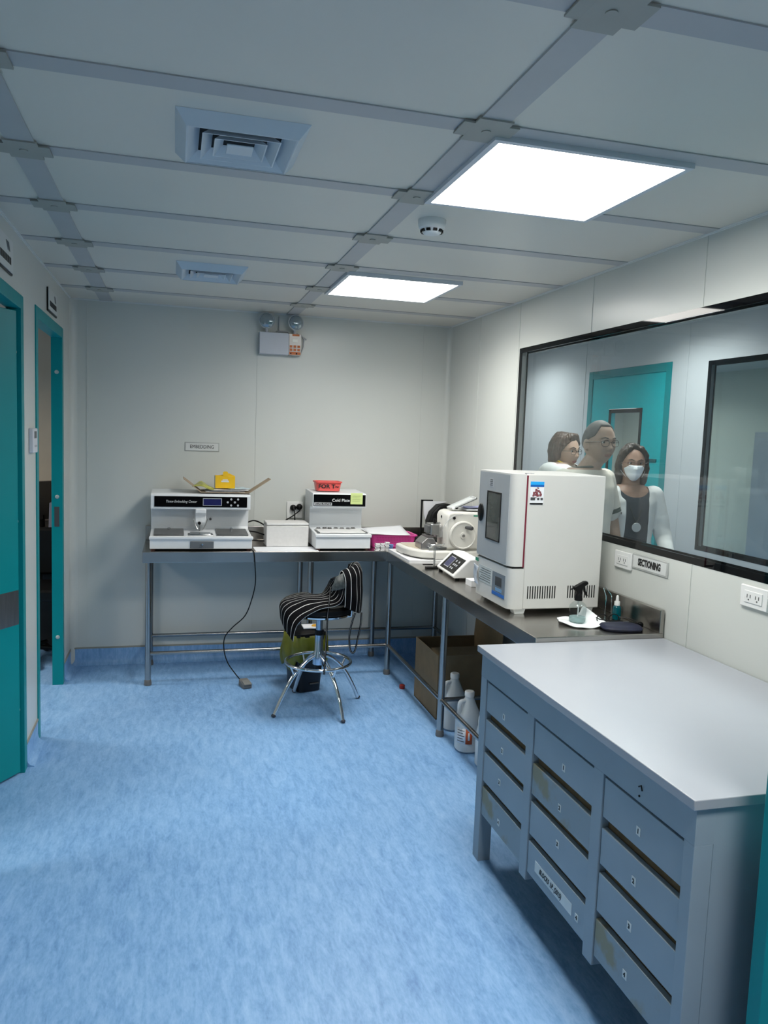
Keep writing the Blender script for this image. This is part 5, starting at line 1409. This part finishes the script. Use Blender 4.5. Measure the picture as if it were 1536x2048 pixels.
def person(loc, face_dir, head_dir, Ht, label, spec):
    """loc: feet; directions as angles in degrees (0 = +x, 90 = +y); body looks along its local +y"""
    root = thing('person', loc, label, 'person')
    B = Matrix.Translation(loc) @ Matrix.Rotation(math.radians(face_dir - 90), 4, 'Z') @ Matrix.Scale(Ht / 1.70, 4)
    hs = spec.get('head_scale', 1.0)
    ho = spec.get('head_off', (0, 0, 0))
    Hm = B @ Matrix.Translation((ho[0], .012 + ho[1], 1.585 + ho[2])) @ Matrix.Rotation(math.radians(head_dir - face_dir), 4, 'Z') @ Matrix.Rotation(math.radians(spec.get('nod', 0)), 4, 'X') @ Matrix.Scale(hs, 4)
    wd = spec.get('width', 1.0)
    SK = spec['skin']
    def torso(mb, e=0.0, z0=.78, z1=1.45, belly=0.0):
        R = [(.80, .165, .115), (.90, .172, .125 + belly * .5), (1.02, .150, .112 + belly), (1.12, .152, .115 + belly * .8), (1.25, .170, .125), (1.34, .180, .118), (1.405, .165, .095), (1.445, .095, .070)]
        mb.loft([(0, 0.0, z, (rx * wd + e), (ry + e), 2.5) for z, rx, ry in R if z0 <= z <= z1], 36)
    sh = .178 * wd
    arms = spec['arms']      # two (elbow, wrist) pairs in body coordinates, right then left
    hands_mb = []
    mb = MB()
    torso(mb)
    mb.cap((0, -.005, 1.40), (ho[0], .008 + ho[1], 1.52 + ho[2]), .062, .054)
    for s in (-1, 1):
        mb.cap((s * .088, 0, .86), (s * .095, .005, .48), .088, .056); mb.cap((s * .095, .005, .48), (s * .10, -.01, .10), .054, .038)
        mb.cap((s * .10, -.02, .045), (s * .11, .13, .035), .040, .032)
    for k, (el, wr) in enumerate(arms):
        s = 1 if k == 0 else -1
        S0 = Vector((s * sh, 0, 1.375)); el = Vector(el); wr = Vector(wr)
        mb.cap(S0, el, .050, .040); mb.cap(el, wr, .039, .026)
        # hand: palm and five fingers, slightly curled
        d = (wr - el).normalized()
        side = d.cross(Vector((0, 1, 0))).normalized() if abs(d.y) < .9 else Vector((1, 0, 0))
        nrm = side.cross(d).normalized()
        pc_ = wr + d * .045
        mb.cap(wr + d * .012 + side * .014, wr + d * .075 + side * .020, .017, .015); mb.cap(wr + d * .012 - side * .014, wr + d * .078 - side * .018, .017, .014); mb.cap(wr, wr + d * .08, .018, .015)
        for q, (o_, ln) in enumerate(((.030, .062), (.011, .076), (-.009, .072), (-.028, .056))):
            b0 = wr + d * .085 + side * o_ * .95
            b1 = b0 + (d * .9 - nrm * .25).normalized() * ln * .5; b2 = b1 + (d * .75 - nrm * .6).normalized() * ln * .5
            mb.cap(b0, b1, .0090, .0082, 10); mb.cap(b1, b2, .0082, .0066, 10)
        t0 = wr + d * .030 + side * .028; t1 = t0 + (d * .6 + side * .7 - nrm * .2).normalized() * .034; t2 = t1 + (d * .9 + side * .2 - nrm * .3).normalized() * .030
        mb.cap(t0, t1, .011, .0095, 10); mb.cap(t1, t2, .0095, .0075, 10)
    mb.xf(B)
    head_mesh(mb, Hm)
    for s in (-1, 1):
        q = MB()
        q.ball((0, 0, 0), .010, .019, .031, 10)
        q.xf(Hm @ Matrix.Translation((s * .0775, -.006, -.008)) @ Matrix.Rotation(s * .25, 4, 'Z'))
        tmp = bpy.data.meshes.new('e'); q.bm.to_mesh(tmp); q.bm.free(); mb.bm.from_mesh(tmp); bpy.data.meshes.remove(tmp)
    bake_union(mb, .0048, 2).build('body', SK, root)
    # ---------------- face details
    for s in (-1, 1):
        y = front_y(s * .031, .006)
        ew = MB().ball((s * .031, y - .0085, .006), .0125, n=12).xf(Hm).build('eye', mat('eye_white', (.62, .60, .57, 1), .2), root)
        MB().ball((s * .031, y + .0025, .006), .0056, .0022, .0056, 8).xf(Hm).build('iris', mat('iris', (.02, .012, .008, 1), .1), ew)
        MB().tube([(s * .017, front_y(s * .017, .014) + .0015, .0135), (s * .031, y + .0055, .0165), (s * .045, front_y(s * .045, .012) + .001, .0115)], [.0016, .0026, .0012], 8).xf(Hm).build('eyelid', SK, root)
        MB().tube([(s * .014, front_y(s * .014, .026) + .001, .026), (s * .030, front_y(s * .030, .031) + .0015, .0315), (s * .047, front_y(s * .047, .026) + .001, .0265)], [.0022, .003, .0015], 8).xf(Hm).build('eyebrow', spec['brow'], root)
    if not spec.get('mask'):
        MB().tube([(x_, front_y(x_, -.0560) + .0012, -.0575 + .0015 * math.cos(x_ * 180)) for x_ in (-.023, -.014, -.006, 0, .006, .014, .023)], [.0012, .0032, .0040, .0036, .0040, .0032, .0012], 8).xf(Hm).build('upper_lip', spec['lip'], root)
        MB().tube([(x_, front_y(x_, -.0665) + .0012, -.0655 + .0015 * abs(x_) * 40) for x_ in (-.020, -.012, 0, .012, .020)], [.0012, .0036, .0044, .0036, .0012], 8).xf(Hm).build('lower_lip', spec['lip'], root)
    # ---------------- hair
    hb = MB()
    if spec['hair'] == 'short':
        for j in range(1, 40):
            pass
        rows = []
        nu, nv = 64, 30
        for j in range(nv + 1):
            row = []
            for i in range(nu):
                a = 2 * PI * i / nu
                fwd = math.sin(a)
                lim = PI * (.225 if fwd > .78 else .225 + (.78 - fwd) / .28 * .165 if fwd > .50 else .39 + (.50 - fwd) / .5 * .07 if fwd > 0 else .46 + min(.11, -fwd * .4))
                th = lim * j / nv
                p = head_surface((math.sin(th) * math.cos(a), math.sin(th) * math.sin(a), math.cos(th)))
                row.append(hb.bm.verts.new(p * (1.038 + .010 * noise.noise(p * 60)) if j < nv - 3 else p * (1.0 + .012 * (nv - j))))
            rows.append(row)
        for a_, b_ in zip(rows[1:], rows[2:]):
            for k in range(nu): hb.bm.faces.new((a_[k], b_[k], b_[(k + 1) % nu], a_[(k + 1) % nu]))
        hb.bm.faces.new(rows[1])
        for v in rows[0]: hb.bm.verts.remove(v)
        hb.xf(Hm)
        hb.build('hair', spec['hair_mat'], root, solid=.004)
    else:
        dn = spec['hair_len']
        hb.ball((0, -.024, .030), .087, .094, .100, 24)
        for s in (-1, 1):
            hb.cap((s * .070, -.004, .045), (s * .082, -.004, -.03), .028, .030); hb.cap((s * .082, -.006, -.03), (s * .078, -.010, -dn), .030, .022)
            hb.cap((s * .050, -.05, .0), (s * .056, -.048, -dn - .01), .045, .034)
            hb.cap((s * .035, .048, .098), (s * .070, .030, .050), .020, .022)
            hb.cap((s * .070, .026, .050), (s * .082, .012, .0), .018, .017)
        hb.cap((0, -.065, .0), (0, -.055, -dn - .01), .048, .040)
        if spec.get('parting'):
            hb.cap((.022, .036, .112), (.060, .046, .072), .020, .018); hb.cap((.010, .036, .114), (-.056, .044, .074), .022, .020); hb.cap((-.056, .044, .074), (-.078, .022, .02), .018, .018); hb.cap((.060, .046, .072), (.080, .022, .02), .018, .018)
        else:
            hb.cap((-.03, .046, .100), (.03, .050, .098), .026, .026); hb.cap((.0, .060, .088), (.055, .048, .064), .016, .016); hb.cap((-.030, .056, .086), (-.07, .036, .05), .018, .018)
        u = bake_union(hb, .005, 3)
        for v in u.bm.verts:
            v.co += v.co.normalized() * (noise.noise(v.co * 26) * spec.get('wavy', .004) + noise.noise(v.co * 60) * .002)
            v.co += v.co.normalized() * .0016 * math.sin(40 * math.atan2(v.co.x, v.co.y + .02) + 6 * noise.noise(v.co * 12))
        u.xf(Hm).build('hair', spec['hair_mat'], root)
    # ---------------- glasses
    if spec.get('glasses'):
        gm = spec['glasses']
        gy = front_y(.031, .004) + .016
        for s in (-1, 1):
            pts = [(s * .032 + .0235 * math.copysign(abs(math.cos(a)) ** .75, math.cos(a)), gy - .10 * abs(s * .032 + .0235 * math.cos(a)) ** 1.5 * 3, .002 + .0165 * math.copysign(abs(math.sin(a)) ** .75, math.sin(a))) for a in [2 * PI * k / 28 for k in range(28)]]
            MB().tube(pts, .0013, 8, closed=True).xf(Hm).build('glasses_rim', gm, root)
            MB().tube([(s * .0565, gy - .006, .008), (s * .079, .045, .006), (s * .085, -.005, .004)], .0016, 8).xf(Hm).build('glasses_temple', gm, root)
        MB().tube([(-.0095, gy + .001, .004), (0, gy + .003, .008), (.0095, gy + .001, .004)], .0013, 8).xf(Hm).build('glasses_bridge', gm, root)
    # ---------------- mask
    if spec.get('mask'):
        mk = MB(); rows = []
        for j in range(15):
            Z = -.006 - .106 * j / 14
            tz = -Z / .116
            wj = .0765 * (1 - .30 * tz ** 1.6) * math.sqrt(1 - tz * tz)
            hw = min(.064, .90 * wj) * (.62 + .13 * j if j < 3 else 1)
            row = []
            for i in range(19):
                f = i / 9 - 1
                X = f * hw
                base = front_y(X, Z)
                ell = .099 * math.sqrt(max(.02, 1 - (X / .078) ** 2)) * (1 - .10 * tz ** 2)
                rise = math.sin(PI * min(1, (j + 1) / 16)) ** .6
                yv = base + .004 + (max(0, ell - base) * .8 + .016 * (1 - abs(f))) * rise * (1 - f ** 6)
                row.append(mk.bm.verts.new((X, yv, Z)))
            rows.append(row)
        for a_, b_ in zip(rows, rows[1:]):
            for k in range(18): mk.bm.faces.new((a_[k], b_[k], b_[k + 1], a_[k + 1]))
        mk.xf(Hm).build('face_mask', mat('mask_white', (.80, .83, .86, 1), .75, var=.02), root, solid=.0015)
        for s in (-1, 1):
            MB().tube([(s * .050, .062, -.022), (s * .072, .03, -.012), (s * .084, -.005, .002)], .0012, 6).tube([(s * .050, .062, -.085), (s * .074, .03, -.055), (s * .084, -.005, -.024)], .0012, 6).xf(Hm).build('mask_loop', PLASTICW, root)
    # ---------------- clothes
    tr = MB()
    tr.loft([(0, 0, .78, .170 * wd, .125), (0, 0, .90, .178 * wd, .13), (0, 0, .99, .165 * wd, .125)], 32)
    for s in (-1, 1):
        tr.cap((s * .088, 0, .86), (s * .095, .005, .48), .098, .070); tr.cap((s * .095, .005, .48), (s * .10, -.01, .12), .068, .060)
    bake_union(tr.xf(B), .009, 3).build('trousers', mat('dark_trousers', (.015, .016, .022, 1), .8), root)
    shm = MB()
    for s in (-1, 1): shm.cap((s * .10, -.03, .040), (s * .112, .135, .034), .047, .040)
    shm.xf(B)
    u = bake_union(shm, .008, 3)
    for v in u.bm.verts:
        if v.co.z < .004: v.co.z = .004
    u.build('shoes', BLACK, root)
    def top(name, m, e, z0, sleeve, sr, open_front=None, collar=None, hem=.84, vn=0, scoop=0, belly=spec.get('belly', 0)):
        t_ = MB()
        R = [(hem, .172, .128 + belly * .6), (.90, .178, .130 + belly * .8), (1.02, .160, .120 + belly), (1.12, .160, .122 + belly * .8), (1.25, .176, .130), (1.34, .186, .122), (1.405, .172, .098), (1.435, .115, .078)]
        t_.loft([(0, 0, z, rx * wd + e, ry + e, 2.5) for z, rx, ry in R], 40)
        for k, (el, wr) in enumerate(arms):
            s = 1 if k == 0 else -1
            S0 = Vector((s * sh, 0, 1.375)); el = Vector(el); wr = Vector(wr)
            t_.cap(S0, S0.lerp(el, min(1, sleeve)), .060 + e, sr)
            if sleeve > 1: t_.cap(el, el.lerp(wr, sleeve - 1), sr, sr * .78)
        u = bake_union(t_, .0075, 3)
        # wrinkles
        for v in u.bm.verts:
            n_ = noise.noise(Vector((v.co.x * 6, v.co.y * 6, v.co.z * 16)))
            if abs(v.co.x) > sh * .9: n_ = noise.noise(Vector((v.co.x * 8, v.co.y * 8, v.co.z * 26))) * (1.2 if v.co.z < 1.25 else .3)
            v.co += v.normal * n_ * .006
        if open_front:
            dele = [f for f in u.bm.faces if f.calc_center_median().y > .02 and abs(f.calc_center_median().x - open_front[1]) < open_front[0] * (1 - .10 * (f.calc_center_median().z - .84) / .6) and f.normal.y > .2]
            bmesh.ops.delete(u.bm, geom=dele, context='FACES')
        neck = [f for f in u.bm.faces if f.calc_center_median().z > 1.425 and Vector((f.calc_center_median().x, f.calc_center_median().y, 0)).length < .08]
        if neck: bmesh.ops.delete(u.bm, geom=neck, context='FACES')
        if scoop:
            sc = [f for f in u.bm.faces if f.calc_center_median().y > -.01 and f.calc_center_median().z > scoop + .03 * (abs(f.calc_center_median().x) / .08) ** 2 and abs(f.calc_center_median().x) < .095]
            bmesh.ops.delete(u.bm, geom=sc, context='FACES')
        if vn:
            ve = [f for f in u.bm.faces if f.calc_center_median().y > .02 and f.calc_center_median().z > 1.435 - vn and abs(f.calc_center_median().x) < (f.calc_center_median().z - (1.435 - vn)) * .55]
            bmesh.ops.delete(u.bm, geom=ve, context='FACES')
        for _ in range(10):
            new = {}
            for v in u.bm.verts:
                nb = [e.other_vert(v).co for e in v.link_edges if e.is_boundary]
                if len(nb) == 2: new[v] = v.co * .4 + (nb[0] + nb[1]) * .3
            for v, c in new.items(): v.co = c
        u.xf(B).build(name, m, root, solid=.003)
    for tp in spec['tops']:
        top(**tp)
    for nm, fn in spec.get('extras', []):
        fn(B, root)
    return root

SKIN1 = mat('skin_1', (.42, .275, .20, 1), .5, var=.05, scale=30, sss=.1)
SKIN2 = mat('skin_2', (.34, .20, .14, 1), .5, var=.05, scale=30, sss=.1)
HAIR_D = mat('hair_dark', (.035, .022, .016, 1), .45, var=.4, scale=60)
HAIR_B = mat('hair_brown', (.075, .045, .030, 1), .45, var=.4, scale=60)
HAIR_G = mat('hair_grey', (.12, .11, .10, 1), .7, var=.25, scale=60)
LIP = mat('lip', (.34, .10, .09, 1), .4); LIPM = mat('lip_m', (.32, .15, .11, 1), .5)
BROW = mat('brow', (.03, .022, .018, 1), .8)
COAT = mat('white_coat', (.70, .70, .68, 1), .8, var=.02, scale=20)
POLO = mat('cream_polo', (.68, .62, .53, 1), .85, var=.05, scale=120)
DSHIRT = mat('dark_shirt', (.028, .035, .045, 1), .8, var=.1)
WIRE = mat('glasses_metal', (.08, .07, .06, 1), .3, metal=.7)

def ring_at(B, root, name, c, p_, r, m, n=20, tube=.004, tilt=0, sy=1.0):
    pts = [(c[0] + r * math.cos(a), c[1] + r * sy * math.sin(a), c[2] + tilt * math.sin(a)) for a in [2 * PI * k / n for k in range(n)]]
    MB().tube(pts, tube, 8, closed=True).xf(B).build(name, m, root)

def lanyard(B, root):
    pts = [(-.075, .03, 1.44), (-.060, .098, 1.37), (-.030, .134, 1.28), (0.0, .150, 1.215), (.030, .134, 1.28), (.060, .098, 1.37), (.075, .03, 1.44)]
    MB().tube(smooth_pts(pts, 4), .0030, 6).xf(B).build('lanyard', mat('lanyard_dark', (.03, .035, .03, 1), .6), root)
    MB().lathe([(.028, 0), (.030, .002), (.028, .004)], (0, .150, 1.180), 28, 'y').xf(B).build('pendant', mat('pendant_silver', (.55, .55, .53, 1), .4, metal=.3), root)
def coat_lapels(B, root):
    for s in (-1, 1):
        MB().prism([(s * .060, 1.43), (s * .098, 1.39), (s * .090, 1.30), (s * .062, 1.20), (s * .058, 1.30)], .132, .138, 'y').xf(B).build('lapel', COAT, root, smooth=False)
def pocket_pin(B, root):
    MB().box(.095, .101, .136, .140, 1.26, 1.275).xf(B).build('coat_pin', MGREY, root)
def polo_trim(B, root):
    DKG = mat('dark_trim', (.07, .085, .07, 1), .8)
    ring_at(B, root, 'collar', (0, .0, 1.445), 0, .070, DKG, 28, .008, .008, .95)
    # dark bands on both sleeve cuffs
    for s, el in ((1, man_arms[0][0]), (-1, man_arms[1][0])):
        S0 = Vector((s * .178 * 1.16, 0, 1.375)); E_ = Vector(el)
        d = (E_ - S0).normalized()
        for q, m_ in ((.62, DKG), (.665, DKG)):
            c = S0.lerp(E_, q)
            MB().tube([c - d * .006, c + d * .006], [.0665, .0665], 32).xf(B).build('cuff_band', m_, root)
def yellow_lanyard(B, root):
    Y_ = mat('yellow_lanyard', (.70, .50, .02, 1), .6, var=.3, scale=60)
    pts = [(-.072, -.01, 1.46), (-.068, .075, 1.415), (-.042, .128, 1.32), (0, .146, 1.22), (.042, .128, 1.32), (.068, .075, 1.415), (.072, -.01, 1.46)]
    MB().tube(smooth_pts(pts, 4), .0070, 8).xf(B).build('lanyard', Y_, root)

# directions: image right is about -15 deg, towards the camera about -105 deg
man_arms = [((.255, -.02, 1.10), (.25, .16, .98)), ((-.285, .03, 1.10), (-.29, .10, .85))]
person((2.70, 4.215, 0), -102, -108, 1.595, 'person in white coat with white face mask behind the window, nearest the teal door', dict(
    skin=SKIN2, hair='long', hair_len=.125, parting=True, hair_mat=HAIR_D, brow=BROW, lip=LIP, mask=True, glasses=mat('glasses_rose', (.22, .12, .10, 1), .3, metal=.4), width=.88, head_scale=1.0,
    arms=[((.215, .0, 1.10), (.20, .19, .985)), ((-.235, .03, 1.10), (-.20, .22, .99))], nod=-4,
    tops=[dict(name='shirt', m=DSHIRT, e=.002, z0=.84, sleeve=.5, sr=.054, scoop=1.365), dict(name='coat', m=COAT, e=.007, z0=.8, sleeve=1.93, sr=.052, open_front=(.082, -.012), hem=.80, scoop=1.33)],
    extras=[('lanyard', lanyard), ('pin', pocket_pin)]))
person((2.262, 4.000, 0), -62, -82, 1.715, 'person with grey hair and glasses in a cream polo shirt behind the oven', dict(
    skin=SKIN1, hair='short', hair_mat=HAIR_G, brow=mat('brow_grey', (.07, .06, .05, 1), .8), lip=LIPM, glasses=WIRE, width=1.16, head_scale=1.06, belly=.0, head_off=(-.028, .050, 0),
    arms=man_arms, nod=0,
    tops=[dict(name='polo_shirt', m=POLO, e=.006, z0=.84, sleeve=.66, sr=.064)],
    extras=[('trim', polo_trim)]))
person((2.385, 4.53, 0), -45, -66, 1.73, 'person with brown bobbed hair and yellow lanyard behind the polo shirt', dict(
    skin=SKIN1, hair='long', hair_len=.048, hair_mat=HAIR_B, wavy=.009, brow=BROW, lip=LIP, glasses=WIRE, width=1.05, head_scale=.95, head_off=(0, .015, -.072),
    arms=[((.24, 0, 1.10), (.23, .12, .95)), ((-.24, 0, 1.10), (-.23, .10, .93))], nod=-2,
    tops=[dict(name='coat', m=mat('white_coat_bright', (.76, .76, .74, 1), .8, var=.02), e=.012, z0=.8, sleeve=1.9, sr=.058, vn=.16)],
    extras=[('lanyard', yellow_lanyard)]))
